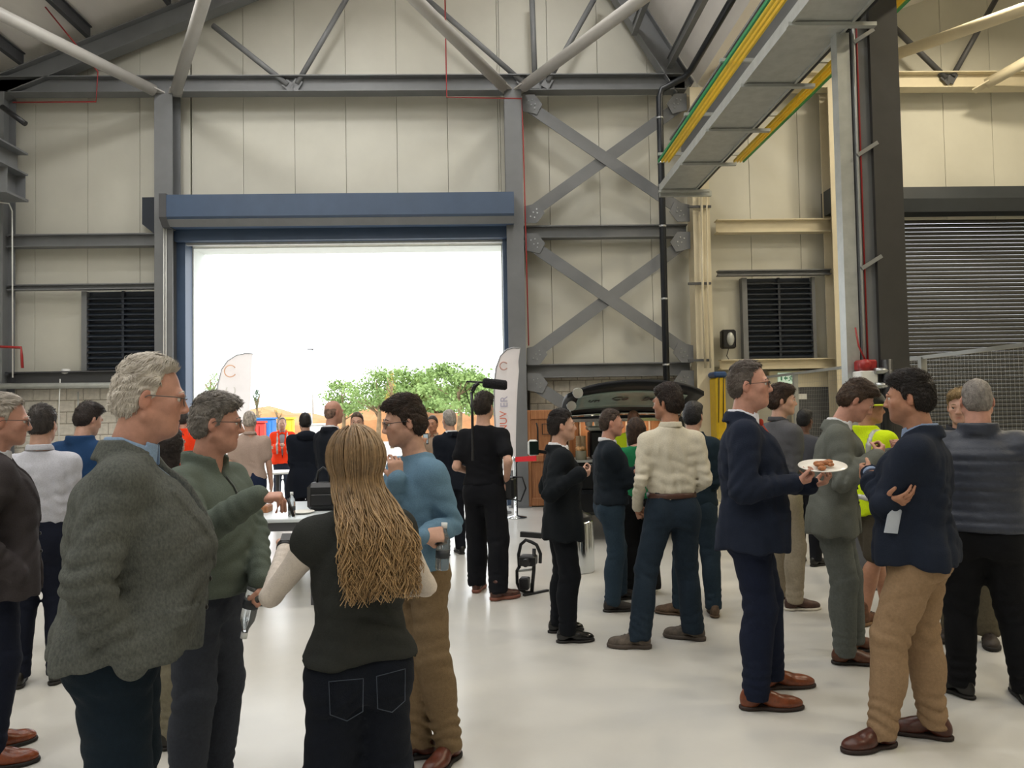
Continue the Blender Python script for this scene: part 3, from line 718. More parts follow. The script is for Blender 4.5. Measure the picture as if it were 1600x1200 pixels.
def person(pos, H, yaw, label, depth, skin='fair', build=1.0, belly=0.0, female=False, hair='short', haircol='3a2c22', hair2=None, hairt=.008,
           lean=0.0, side=0.0, twist=0.0, head=(0, 0, 0), arms=None, feet=None, top=None, shirt=None, tie=None, legs=None, shoes=None, glasses=None,
           beard=0.0, tufts=0, extras=None, group=None, eyes=True, hips=(0, 0)):
    s = H/1.78; root = empty('person', (pos[0], pos[1], pos[2] if len(pos) > 2 else 0), yaw); tag(root, label, 'person', group)
    hg = min(max(.0028*depth, .008), .025); hh = min(max(.0017*depth, .0042), .011)
    tw = math.radians(twist)
    top = dict(top or {}); legs = dict(legs or {}); sw = (.92 if female else 1.0)*(1+(build-1)*.55)
    # ---- spine: shear for lean, rotation for twist
    def spx(z): return np.interp(z/s, [0, .9, 1.55, 2], [hips[0], hips[0], side+hips[0]*.3, side+hips[0]*.3])*s
    def spy(z): return (np.interp(z/s, [0, .9, 1.15, 1.55, 2], [hips[1], hips[1], lean*.3+hips[1], lean+hips[1], lean*1.5+hips[1]]))*s
    def phi(z): return np.interp(z/s, [0, .95, 1.4, 2], [0, 0, tw, tw])
    def B(p):                                       # body point (unit figure) to local metres with lean and twist
        p = V(*p)*s; a = phi(p[2]); c, n_ = math.cos(a), math.sin(a)
        return V(c*p[0]-n_*p[1]+spx(p[2]), n_*p[0]+c*p[1]+spy(p[2]), p[2])
    def Bd(d, z=1.3):
        a = phi(z*s); c, n_ = math.cos(a), math.sin(a); return V(c*d[0]-n_*d[1], n_*d[0]+c*d[1], d[2])
    # ---- joints
    SH = {+1: B((.166*sw, -.012, 1.398)), -1: B((-.166*sw, -.012, 1.398))}
    arms = arms or {}
    J = {}
    cy_, sy_ = math.cos(-yaw), math.sin(-yaw)
    def toL(p): x, y = p[0]-pos[0], p[1]-pos[1]; return V(cy_*x-sy_*y, sy_*x+cy_*y, p[2]-(pos[2] if len(pos) > 2 else 0))
    def dL(d): return V(cy_*d[0]-sy_*d[1], sy_*d[0]+cy_*d[1], d[2])
    for sg in (1, -1):
        A = dict(ARM['down']); sp_ = arms.get(sg); A.update(ARM[sp_] if isinstance(sp_, str) else (sp_ or {}))
        w = V(*A['w']); pl = V(*A['pole']); fd = V(*A['f']); pn = V(*A['n'])
        w = B((w[0]*sg, w[1], w[2])); pl = Bd((pl[0]*sg, pl[1], pl[2])); fd = nrm(Bd((fd[0]*sg, fd[1], fd[2]))); pn = nrm(Bd((pn[0]*sg, pn[1], pn[2])))
        if 'W' in A: w = toL(A['W'])
        if 'P' in A: pl = dL(A['P'])
        if 'F' in A: fd = nrm(dL(A['F']))
        if 'N' in A: pn = nrm(dL(A['N']))
        e, w = ik(SH[sg], w, .285*s, .262*s, pl)
        J[sg] = dict(e=e, w=w, f=fd, n=pn, pose=A['pose'], hide=A.get('hide', False))
    HP = {sg: V(sg*.088*s+hips[0]*s, hips[1]*s-.01*s, .93*s) for sg in (1, -1)}
    feet = feet or {}
    FT = {}
    for sg in (1, -1):
        fx, fy, fa = feet.get(sg, (.11, 0, 12)); fx *= sg
        an = V(fx*s, fy*s-.04*s, .085*s); a = math.radians(-sg*fa); toe = V(math.sin(-a)*1.0, math.cos(a), 0)
        if ('W', sg) in feet:                       # ground point under the middle of the foot and heading in the world
            gp, hd_ = feet['W', sg]; toe = dL((-math.sin(math.radians(hd_)), math.cos(math.radians(hd_)), 0)); an = toL((gp[0], gp[1], 0)); an = an-toe*.06*s; an[2] = .085*s
        LL = np.linalg.norm(HP[sg]-an)*1.0035; kn, an = ik(HP[sg], an, .507*LL, .493*LL, V(toe[0]*.4, 1, 0)); FT[sg] = dict(an=an, kn=kn, toe=toe)
    # ---- head frame
    hy, hp, ht = (math.radians(a) for a in head)
    RH = rot((0, 0, 1), hy+tw) @ rot((1, 0, 0), hp) @ rot((0, 1, 0), ht)      # + yaw = to own left, + pitch = up
    nb = B((0, -.03, 1.50)); fem = .95 if female else 1.0; hs = s*fem*top.get('headscale', 1.0)
    hc = B((0, .012, 1.535)) + RH @ V(0, .012, .125)*s
    def Hd(p): return hc+RH @ (V(*p)*hs)
    # ================= the body: one continuous surface
    fine = [(hc-V(.125, .14, .17)*s, hc+V(.125, .15, .15)*s)]
    for sg in (1, -1):
        j = J[sg]
        if not j['hide']:
            lo, hi = np.minimum(j['w'], j['w']+j['f']*.19*s)-.055*s, np.maximum(j['w'], j['w']+j['f']*.19*s)+.055*s
            if top.get('sleeve', 'full') in ('short', 'rolled'):
                q = j['e']; lo = np.minimum(lo, q-.05*s); hi = np.maximum(hi, q+.05*s)
            fine.append((lo, hi))
    if legs.get('shorts'):
        for sg in (1, -1): fine.append((np.minimum(FT[sg]['kn'], FT[sg]['an'])-.07, np.maximum(FT[sg]['kn'], FT[sg]['an'])+.07))
    allp = [SH[1], SH[-1], J[1]['e'], J[-1]['e'], J[1]['w']+J[1]['f']*.2*s, J[-1]['w']+J[-1]['f']*.2*s, J[1]['w'], J[-1]['w'], FT[1]['an'], FT[-1]['an'], FT[1]['kn'], FT[-1]['kn'], hc+.15*s, hc-.15*s]
    lo = np.min(allp, 0)-.12*s; hi = np.max(allp, 0)+.12*s; lo[2] = .03*s
    def axis(i):
        out = [lo[i]]
        while out[-1] < hi[i]:
            x = out[-1]; f = any(a[i] <= x+hh and x <= b[i] for a, b in fine); out.append(x+(hh if f else max(.042, hh*2.5)))
        return np.array(out)
    G = Grid(axis(0), axis(1), axis(2))
    bw = build
    tk = curve1([(.80, .12, .085, 0), (.95, .145*bw, .10*bw, -.005), (1.07, .125*bw, .085*bw+belly*.6, belly*.5), (1.2, .135*bw, .095*bw+belly*.5, belly*.4), (1.31, .145*bw, .10*bw, .0), (1.40, .125, .075, -.015), (1.47, .06, .05, -.025)])
    def torso_fn(tab, z0, z1, n=2.4, grow=0.0):
        def f(X, Y, Z):
            zq = Z/s; a, b, cy = [q*s for q in tab(zq)]; a = a+grow; b = b+grow
            ph = phi(Z); cx0, cy0 = spx(Z), spy(Z); c, n_ = np.cos(ph), np.sin(ph)
            x = c*(X-cx0)+n_*(Y-cy0); y = -n_*(X-cx0)+c*(Y-cy0)-cy
            r = (np.abs(x/a)**n+np.abs(y/b)**n)**(1/n)
            d = (r-1)*(np.minimum(a, b)*.55+np.sqrt(x*x+y*y)*.45/np.maximum(r, .2))
            return np.maximum(d, np.maximum(z0*s-Z, Z-z1*s))
        return f
    big = (V(-.5, -.5, .0)*s, V(.5, .6, 1.7)*s)
    G.fn(*big, torso_fn(tk, .82, 1.49), 0)
    for sg in (1, -1):
        j = J[sg]; f = FT[sg]; t = .86 if female else 1.0
        G.cone(B((0, -.02, 1.44)), SH[sg], .045*s, .04*s, .04)
        ts = t if top.get('sleeve', 'full') in ('short', 'rolled') else t*.72
        G.cone(SH[sg], j['e'], .046*s*ts, .037*s*ts, .03); G.cone(j['e'], j['w'], .038*s*ts, .026*s*t, .015)
        G.cone(HP[sg], f['kn'], .075*s, .05*s, .03); G.cone(f['kn'], f['an'], .05*s, .036*s, .02)
        if legs.get('shorts'): m_ = f['kn']*.7+f['an']*.3+V(0, -.03*s, 0); G.ell(m_, V(.05, .055, .11)*s, .03)
        hand(G, j, sg, s*(.9 if female else 1.0), j['hide'])
    # neck and head
    G.cone(B((0, -.028, 1.44)), Hd((0, -.018, -.05)), .062*s*(.88 if female else 1)*(1+.5*(bw-1)), .055*s*(.88 if female else 1)*(1+.6*(bw-1)), .025)
    jw = (1+(bw-1)*.45)
    for c, r, k in (((0, -.014, .032), (.074, .094, .088), .02), ((0, .024, -.03), (.061*jw, .068, .083), .03), ((0, .04, -.075), (.045*jw, .045, .04), .025)):
        G.ell(Hd(c), V(*r)*hs, k*s, M=RH)
    for sg in (1, -1):
        G.cone(Hd((sg*.052*jw, -.006, -.058)), Hd((sg*.016, .068, -.1)), .021*hs, .017*hs, .02*s)
        G.ell(Hd((sg*.043, .056, -.026)), V(.022, .02, .019)*hs, .02*s, M=RH)
        G.ell(Hd((sg*.031, .095, -.001)), V(.019, .014, .013)*hs, .010*s, 's', RH)
        G.ell(Hd((sg*.031, .082, .0112)), V(.018, .011, .0045)*hs, .004*s, M=RH)
        G.ell(Hd((sg*.031, .080, -.0145)), V(.015, .010, .004)*hs, .006*s, M=RH)
        G.ell(Hd((sg*.012, .098, -.04)), V(.0085, .011, .008)*hs, .006*s, M=RH)
        Me = RH @ rot((0, 0, 1), sg*.35) @ rot((1, 0, 0), -.15)
        G.ell(Hd((sg*.078, -.014, -.012)), V(.0085, .019, .032)*hs, .006*s, M=Me)
        G.ell(Hd((sg*.087, -.008, -.008)), V(.006, .010, .018)*hs, .004*s, 's', Me)
    G.cone(Hd((-.03, .083, .016)), Hd((.03, .083, .016)), .0105*hs, .0105*hs, .02*s)
    G.ell(Hd((0, .066, -.1)), V(.02, .018, .017)*hs, .015*s, M=RH)
    G.cone(Hd((0, .088, .008)), Hd((0, .1075, -.034)), .0068*hs, .0098*hs, .012*s)
    G.ell(Hd((0, .0815, -.065)), V(.024, .010, .005)*hs, .006*s, M=RH); G.ell(Hd((0, .080, -.0775)), V(.021, .010, .006)*hs, .006*s, M=RH)
    G.ell(Hd((0, .094, -.0710)), V(.025, .010, .0018)*hs, .002*s, 's', RH)
    if bw > 1.08: G.ell(Hd((0, .02, -.105)), V(.045, .045, .03)*hs*(bw-.1), .03*s, M=RH)
    v, Q = G.mesh(1)
    q = (v-hc) @ RH/hs; col = np.ones((len(v), 3))
    def blob(c, r, t, a=1.0):
        w = np.exp(-(((q-V(*c))/V(*r))**2).sum(1))[:, None]*a; col[:] = col*(1-w)+col*V(*t)*w
    blob((0, .090, -.071), (.021, .02, .0095), (.80, .52, .50)); 
    for sg in (1, -1): blob((sg*.045, .07, -.035), (.025, .03, .02), (1.03, .86, .84), .5); blob((sg*.08, -.01, -.01), (.02, .03, .04), (1.03, .84, .81), .6)
    blob((0, .11, -.036), (.015, .02, .012), (1.03, .84, .81), .6)
    if beard:
        w = np.clip((-.035-q[:, 2])/.03, 0, 1)*np.clip((q[:, 1]+.015)/.03, 0, 1)*np.clip((q[:, 2]+.135)/.02, 0, 1)
        w *= 1-np.exp(-(((q-V(0, .1, -.07))/V(.02, .03, .007))**2).sum(1)); w = (w*beard)[:, None]; col[:] = col*(1-w)+col*V(.36, .33, .32)*w
    sk = mat('skin_'+skin, SKIN[skin], rough=.5, var=.05, vscale=35, bump=.08, bscale=220, vcol=True, sss=.0, spec=.4)
    mesh_np('body', v, Q, sk, root, col)
    # eyes
    if eyes:
        for sg in (1, -1):
            e = MB(); n_ = 14 if depth < 5 else 10
            e.sphere((0, 0, 0), .0118*hs, n_, n_)
            me = e.mesh('eye'); me.materials.append(mat('eye_white', 'd9d4cd', rough=.2, var=0)); me.materials.append(mat('iris', '2d241d', rough=.15, var=0))
            for pl_ in me.polygons:
                if pl_.center.y > .0088*hs: pl_.material_index = 1
            o = link('eye', me, None, root); mw = Matrix(RH.tolist()).to_4x4(); mw.translation = Vector(Hd((sg*.031, .0775, -.001))); o.matrix_local = mw
    # ================= hair
    hm = mat('hair_'+haircol+(hair2 or ''), haircol, rough=.5, var=.3, vscale=55, bump=.6, bscale=160, stretch=(1, .35, .5), col2=hair2, spec=.35)
    if hair and hair != 'none':
        hl = HAIRLINE[hair]; ry = np.array([a for a, b in hl]); rz = np.array([b for a, b in hl])
        hlo, hhi = hc-V(.13, .15, .24 if hair == 'bob' else .14)*hs, hc+V(.13, .15, .15)*hs
        g = Grid.uniform(hlo, hhi, hh*.85)
        t = hairt
        g.ell(Hd((0, -.014, .032)), V(.0745+t*.75, .0945+t*.8, .0885+t*1.6)*hs, 0, M=RH)
        g.ell(Hd((0, -.03, -.02)), V(.068+t, .078+t, .07)*hs, .03*s, M=RH)
        if hair in ('full', 'fringe'): g.ell(Hd((.01, .03, .082)), V(.062, .06, .035)*hs, .03*s, M=RH)
        if hair == 'bob': g.cone(Hd((-.03, -.02, .0)), Hd((-.045, -.025, -.14)), .075*hs, .05*hs, .04); g.cone(Hd((.03, -.02, .0)), Hd((.045, -.025, -.14)), .075*hs, .05*hs, .04); g.ell(Hd((0, -.05, -.1)), V(.08, .055, .08)*hs, .04, M=RH)
        def region(X, Y, Z):
            x, y, z = X-hc[0], Y-hc[1], Z-hc[2]
            a, b, c = [(RH[0, i]*x+RH[1, i]*y+RH[2, i]*z)/hs for i in range(3)]
            d = (np.interp(b, ry, rz)-c)*.6*hs
            if hair == 'bob': d = np.maximum(d, np.where(c < .055, np.minimum(b-.035, .062-np.abs(a)+.0*b), -1)*hs*.8)
            if hair == 'rim': d = np.maximum(d, (c-.045)*.7*hs)
            return d
        g.fn(hlo, hhi, region, .016*s, 'i')
        ph_ = RNG.uniform(0, 6, 8)
        def hd(p):
            w = (p-hc) @ RH/hs; a = np.arctan2(w[:, 0], w[:, 2]+.02)
            return hs*(.0012*np.sin(a*26+30*w[:, 1]+ph_[0]+2*np.sin(60*w[:, 1]+ph_[1]))+.0012*np.sin(60*w[:, 1]+40*w[:, 0]+ph_[2]+2*np.sin(a*9)))
        g.displace(hd, .03)
        hv, hq = g.mesh(0 if depth < 4 else 1)
        if tufts and len(hq):
            c = hv[hq].mean(1); nn = np.cross(hv[hq[:, 2]]-hv[hq[:, 0]], hv[hq[:, 3]]-hv[hq[:, 1]]); ln = np.linalg.norm(nn, axis=1); nn /= ln[:, None]+1e-12
            rel = (c-hc) @ RH/hs
            ok = np.nonzero((np.linalg.norm(rel-V(0, -.012, .02), axis=1) > .082) | (hair == 'bob'))[0]
            if len(ok):
                pick = RNG.choice(ok, tufts, p=ln[ok]/ln[ok].sum())
                tv = []; tq = []
                for i in pick:
                    r_ = rel[i]; up_ = np.clip((r_[2]-.045)/.04, 0, 1)
                    cb = V(*top.get('comb', (.35, .9, .1)))*up_+V(0, -.55 if r_[1] > -.03 else -.1, -.85)*(1-up_); cb = RH @ cb
                    if hair == 'bob': cb = RH @ V(np.sign(r_[0])*.3*up_, -.2, -1)
                    cb = cb-nn[i]*(cb @ nn[i]); d = nrm(nrm(cb)+nn[i]*(.16+.2*up_)+RNG.normal(0, .10, 3))
                    L = hs*RNG.uniform(.014, .026)*(1+.5*up_); w_ = hs*.0017
                    sd = nrm(np.cross(d, nn[i])); o = len(tv); b_ = c[i]-nn[i]*.002; mid = b_+d*L*.55+nn[i]*.0015; tip = b_+d*L-nn[i]*L*.18
                    tv += [b_-sd*w_, b_+sd*w_, mid+sd*w_*.8, mid-sd*w_*.8, mid+nn[i]*w_, b_+nn[i]*w_, tip, tip]
                    tq += [(o, o+5, o+4, o+3), (o+5, o+1, o+2, o+4), (o+3, o+4, o+6, o+7), (o+4, o+2, o+7, o+6)]
                base = len(hv); hv = np.concatenate([hv, np.array(tv)]); hq = np.concatenate([hq, np.array(tq)+base])
        mesh_np('hair', hv, hq, hm, root)
    if depth < 12 and eyes:
        for sg in (1, -1): MB().tube([Hd((sg*.014, .0925, .019)), Hd((sg*.03, .0925, .024)), Hd((sg*.047, .081, .019))], [.0035*hs, .004*hs, .002*hs], 6).build('eyebrow', hm, root)
    if glasses:
        gl = MB(); gm = mat('spectacle_frame_'+glasses, glasses, rough=.3, var=0)
        for sg in (1, -1):
            gl.tube([Hd((sg*(.033+.024*math.cos(a)*1.0), .1015-.004*abs(math.cos(a)), -.004+.0175*math.sin(a))) for a in np.linspace(0, 2*math.pi, 17)[:-1]], .0016*s, 6, closed=True)
            gl.tube([Hd((sg*.057, .096, .002)), Hd((sg*.078, .07, .004)), Hd((sg*.085, -.005, .002)), Hd((sg*.082, -.028, -.012))], .0018*s, 6)
        gl.tube([Hd((-.010, .103, .0)), Hd((0, .106, .003)), Hd((.010, .103, .0))], .0016*s, 6)
        go = gl.build('glasses', gm, root)
        for sg in (1, -1):
            MB().add([Hd((sg*(.033+.023*math.cos(a)), .1005-.004*abs(math.cos(a)), -.004+.0165*math.sin(a))) for a in np.linspace(0, 2*math.pi, 13)[:-1]], [tuple(range(12))]).build('lens', mat('spectacle_lens', 'c8d0d4', rough=.05, var=0, alpha=.22), go)
    # ================= clothes
    folds = []
    def add_fold(c, ax, lam, R, A): folds.append((np.asarray(c), nrm(ax), lam, R, A, RNG.uniform(0, 6, 4)))
    def fold_fn(fl, drape, seed, vert=0.0):
        ph_ = np.random.default_rng(seed).uniform(0, 6, 12)
        def f(p):
            w1 = np.sin(p @ V(9, 4, 3)+ph_[0]); w2 = np.sin(p @ V(-3, 8, 5)+ph_[1]+w1)
            d = drape*(1.6*(.64-np.abs(np.sin(p @ V(9, 4, 3)+1.1*w2+ph_[2])))+.7*np.sin(p @ V(-9, 16, 7)+1.8*w1+ph_[3])+.55*np.sin(p @ V(22, -17, 9)+1.5*w2+ph_[4]))
            if vert:
                ex = p[:, 0]-spx(p[:, 2]); ey = p[:, 1]-spy(p[:, 2]); an = np.arctan2(ex, ey)
                fall = np.clip((1.36*s-p[:, 2])/(.5*s), 0, 1)*(np.hypot(ex, ey) < .30*s*max(1, bw))
                d += vert*fall*(.55-np.abs(np.sin(an*3.1+ph_[6]+.5*w1+2.0*p[:, 2]))+.5*(.6-np.abs(np.sin(an*5.7+ph_[7]-1.7*p[:, 2]+.6*w2))))
            for c, ax, lam, R, A, q_ in fl:
                e = p-c; r2 = (e*e).sum(1)/(R*R); m_ = r2 < 6
                if not m_.any(): continue
                e = e[m_]; t = e @ ax
                wv = t*2*math.pi/lam+1.3*np.sin(e @ V(25, 19, 13)+q_[0])+.8*np.sin(e @ V(-17, 31, 9)+q_[1])
                d[m_] += A*np.exp(-r2[m_])*1.5*(.64-np.abs(np.sin(wv*.5)))
            return d
        return f
    K = top.get('kind', 'shirt'); grow = {'blazer': .022, 'coat': .03, 'jacket': .024, 'sweater': .014, 'shirt': .008, 'tshirt': .007, 'gilet': .026, 'hivis': .034}[K]
    grow = top.get('grow', grow)
    hem = top.get('hem', {'blazer': .80, 'coat': .70, 'jacket': .88, 'sweater': .93, 'shirt': 1.0, 'tshirt': .93, 'gilet': .90, 'hivis': .84}[K]); flare = top.get('flare', {'blazer': .022, 'coat': .03, 'hivis': .03}.get(K, 0.0))
    fw = .9 if female else 1.0
    def tab_for(g, hm_, fl):
        hipw = (.175*bw if not female else .184*bw)
        if K == 'shirt' and hm_ >= .99: return curve1([(hm_-.08, .138*bw, .095*bw+belly*.7, belly*.5), (hm_, .146*bw+g*.5, .103*bw+belly*.75, belly*.55), (1.10, .160*bw+g, .114*bw+g+belly*.8, belly*.6)]+UP_(g))
        return curve1([(hm_-.06, hipw+fl+g, .115*bw+fl+g+belly*.3, belly*.25), (.93, hipw+fl*.6+g, .120*bw+g+fl*.4+belly*.5, belly*.35), (1.08, (.150*fw*bw if not female else .132*bw)+g, .103*bw+g+belly*.8, belly*.62)]+UP_(g))
    def UP_(g):
        return [(1.2, .158*fw*bw+g, .112*bw+g+belly*.7, belly*.5), (1.31, .170*sw*fw+g, .116*bw+g+belly*.2+(.018 if female else 0), belly*.15+(.012 if female else 0)), (1.385, .155*sw*fw+g, .1*bw+g, -.008), (1.44, .105*sw+g*.6, .076+g*.6, -.02), (1.50, .064+g*.3, .060+g*.3, -.028)]
    topc = top.get('col', '333333')
    tm = top.get('mat') or fabric('cloth_'+topc+'_'+K, topc, col2=top.get('col2'), vscale=top.get("vscale", 160), stretch=top.get('stretch', (1, 1, 1)), bump=.3)
    zT = top.get('neck', 1.485)
    sleeve = top.get('sleeve', 'full')
    def cloth_grid(h, pad=.09):
        P_ = [SH[1], SH[-1], B((0, .15+belly, 1.1)), B((0, -.15, 1.1)), B((.2*bw, 0, hem)), B((-.2*bw, 0, hem)), V(spx(hem*s), spy(hem*s)+.15, hem*s), V(spx(hem*s), spy(hem*s)-.15, hem*s), B((0, 0, 1.53))]
        if sleeve != 'none': P_ += [J[1]['e'], J[-1]['e'], J[1]['w'], J[-1]['w']]
        lo_, hi_ = np.min(P_, 0)-pad*s*max(1, bw), np.max(P_, 0)+pad*s*max(1, bw); lo_[2] = min(lo_[2], hem*s-.02); 
        return Grid.uniform(lo_, hi_, h)
    def garment(g, grw, hm_, fl, slv, zt, trunk=True):
        tab = tab_for(grw, hm_, fl)
        if trunk: g.fn(*big, torso_fn(tab, hm_, zt, 2.5), 0)
        for sg in (1, -1):
            j = J[sg]; r = grw*s
            g.cone(B((sg*.025, -.024, 1.452)), SH[sg]+V(0, 0, .004)*s, .040*s+r*.5, .047*s+r*.75, .05)
            a0 = (.053*s*(.86 if female else 1)+r)*(1+(bw-1)*.4); a1 = (.043*s*(.86 if female else 1)+r)*(1+(bw-1)*.4); a2 = .034*s*(.88 if female else 1)+r*.85
            if slv == 'none': g.cone(SH[sg], SH[sg]+(j['e']-SH[sg])*.12, a0*.98, a0*.95, .05); continue
            if slv == 'short':
                m_ = SH[sg]*.35+j['e']*.65; g.cone(SH[sg], m_, a0, a1*1.22, .05); continue
            g.cone(SH[sg], SH[sg]*.7+j['e']*.3, a0, a0*.7+a1*.3, .05); g.cone(SH[sg]*.8+j['e']*.2, j['e'], a0*.8+a1*.2, a1, .018)
            if slv == 'rolled': m_ = j['e']*.6+j['w']*.4; g.cone(j['e'], m_, a1, a1*1.02, .02); continue
            w_ = j['w']+nrm(j['w']-j['e'])*(.012*s)
            g.cone(j['e'], w_, a1, a2, .012)
    G2 = cloth_grid(hg); garment(G2, grow, hem, flare, sleeve, zT)
    A_ = {'blazer': .013, 'coat': .013, 'jacket': .014, 'sweater': .011, 'shirt': .014, 'tshirt': .012, 'gilet': .003, 'hivis': .013}[K]
    if sleeve in ('full', 'rolled'):
        for sg in (1, -1):
            j = J[sg]; ua = nrm(j['e']-SH[sg]); fa_ = nrm(j['w']-j['e'])
            add_fold(j['e'], ua+fa_, .052*s, .095*s, A_*1.2); add_fold(j['e']*.45+j['w']*.55, fa_, .058*s, .10*s, A_*.8)
            add_fold(SH[sg]*.5+j['e']*.5, ua+V(0, .5, .3), .075*s, .12*s, A_*.7); add_fold(SH[sg]+V(-sg*.05, 0, -.05)*s, V(sg, .6, 1), .065*s, .09*s, A_*.6)
    elif sleeve == 'short':
        for sg in (1, -1): add_fold(SH[sg]*.5+J[sg]['e']*.5, V(.5, .5, 1), .05*s, .09*s, A_*.7)
    add_fold(B((0, -.1, 1.1)), V(.25, 0, 1), .075*s, .2*s, A_*.75); add_fold(B((.05, .1+belly, 1.08)), V(.5, 0, 1), .07*s, .17*s, A_*.7)
    add_fold(B((.1, -.08, 1.28)), V(1, 0, .25), .07*s, .15*s, A_*.5); add_fold(B((-.1, -.08, 1.28)), V(1, 0, -.3), .07*s, .15*s, A_*.5)
    if K == 'gilet':
        def quilt(p):
            z = (p[:, 2]/s-.88)/.056; return -.013*s*(np.abs(np.sin(z*math.pi))**.5-.65)*np.clip((1.47-p[:, 2]/s)/.05, 0, 1)
        G2.displace(quilt, .05)
    if K == 'shirt' and hem > .95: add_fold(B((0, -.1, 1.05)), V(1, .3, .15), .06*s, .16*s, A_*.9); add_fold(B((0, -.1, 1.3)), V(1, .2, .1), .075*s, .15*s, A_*.6)
    G2.displace(fold_fn(folds, A_*.45, int(depth*1000) % 9999, {'blazer': .016, 'coat': .016, 'shirt': .010, 'hivis': .012, 'tshirt': .008, 'jacket': .006}.get(K, 0)*s), .06)
    # front opening of blazers: V at the chest and skirt cut-away
    xw = top.get('vee')                       # (button height, half width at collar)
    def local(X, Y, Z):
        ph = phi(Z); c, n_ = np.cos(ph), np.sin(ph); x = c*(X-spx(Z))+n_*(Y-spy(Z)); y = -n_*(X-spx(Z))+c*(Y-spy(Z)); return x/s, y/s, Z/s
    if xw:
        zb, wv = xw[0], xw[1]
        def vee(X, Y, Z):
            x, y, z = local(X, Y, Z); w_ = np.clip((z-zb)/(1.47-zb), 0, 1.2)*wv+np.clip((zb-.1-z), 0, 1)*top.get('cut', .22)-.004
            return np.maximum(np.abs(x)-w_, .02-y)*s*.85
        lap = G2.F.copy()
        G2.fn(*big, vee, .004, 's')
        if K in ('blazer', 'coat'):
            def lapel(X, Y, Z):
                x, y, z = local(X, Y, Z); t = np.clip((z-zb)/(1.47-zb), 0, 1.2); w_ = t*wv; lw = np.interp(t, [0, .55, .74, .76, 1.0, 1.2], [.008, .078, .088, .062, .045, .04])
                return mxr([np.abs(np.abs(x)-w_-lw/2+.0)-lw/2, .02-y, zb+.01-z, z-1.48])*s*.8
            S = G2.sl(*big); X, Y, Z = G2.pts(S); ld = np.maximum(lap[S]-.010*s, lapel(X, Y, Z)); ld = np.maximum(ld, -(lap[S]+.02*s))
            G2.F[S] = smin(G2.F[S], ld, .003)
    if K in ('blazer', 'coat'):               # collar band round the back of the neck
        def colr(X, Y, Z):
            x, y, z = local(X, Y, Z); r = np.sqrt((x/1.08)**2+(y+.026)**2); zc = 1.492-.55*np.clip(y+.03, 0, .12)
            return mxr([np.abs(r-.083-(1.50-z)*.35)-.011, np.abs(z-zc)-.032, y-.045])*s
        G2.fn(B((-.16, -.16, 1.40)), B((.16, .12, 1.56)), colr, .006)
    if (K in ('jacket', 'gilet', 'hivis', 'coat') and top.get('stand', True)) or top.get('zip'):
        def colr2(X, Y, Z):
            x, y, z = local(X, Y, Z); r = np.sqrt((x/1.05)**2+(y+.024)**2); zc = 1.50-.35*np.clip(y+.03, 0, .12)
            return mxr([np.abs(r-.086)-.012, np.abs(z-zc)-.035])*s
        G2.fn(B((-.16, -.16, 1.40)), B((.16, .14, 1.58)), colr2, .01)
    if top.get('zip'):
        G2.fn(*big, lambda X, Y, Z: mxr([np.abs(local(X, Y, Z)[0])-.006-.5*np.clip(local(X, Y, Z)[2]-1.42, 0, 1), .02-local(X, Y, Z)[1], 1.33-local(X, Y, Z)[2]])*s, .003, 's')
        tbz = tab_for(grow, hem, flare); MB().tube([B((0, float(tbz(z)[1]+tbz(z)[2])+.001, z)) for z in (1.42, 1.38, 1.34, 1.30)], .0035*s, 6).build('zip', mat('zip_metal', '5b5f5a', rough=.4, metal=.6, var=0), root)
    if top.get('pocket') and depth < 5:
        def flap(X, Y, Z):
            x, y, z = local(X, Y, Z); return mxr([np.abs(np.abs(x)-.13*bw)-.06, np.abs(z-.985-.06*(np.abs(x)-.13))-.026, .0-y])*s
        S = G2.sl(*big); X, Y, Z = G2.pts(S); G2.F[S] = np.minimum(G2.F[S], np.maximum(G2.F[S]-.009*s, flap(X, Y, Z)))
    v, Q = G2.mesh(1 if depth < 5 else 1)
    names = {'blazer': 'suit_jacket', 'coat': 'coat', 'jacket': 'jacket', 'sweater': 'sweater', 'shirt': 'shirt', 'tshirt': 't_shirt', 'gilet': 'quilted_gilet', 'hivis': 'hi_vis_jacket'}
    tp = mesh_np(top.get('name', names[K]), v, Q, tm, root)
    if top.get('under'):
        sl0 = sleeve; sleeve = 'full'; g = cloth_grid(hg); garment(g, top.get('ugrow', .004), 1.0, 0, 'full', 1.46, False); sleeve = sl0
        fu = []
        for sg in (1, -1): j = J[sg]; fu.append((j['e']*.4+j['w']*.6, nrm(j['w']-j['e']), .03*s, .09*s, .005, RNG.uniform(0, 6, 4))); fu.append((j['e'], nrm(j['w']-SH[sg]), .035*s, .07*s, .004, RNG.uniform(0, 6, 4)))
        g.displace(fold_fn(fu, .0015, 5), .04); v, Q = g.mesh(1); mesh_np('long_sleeved_top', v, Q, fabric('cloth_'+top['under']+'_under', top['under'], var=.04), root)
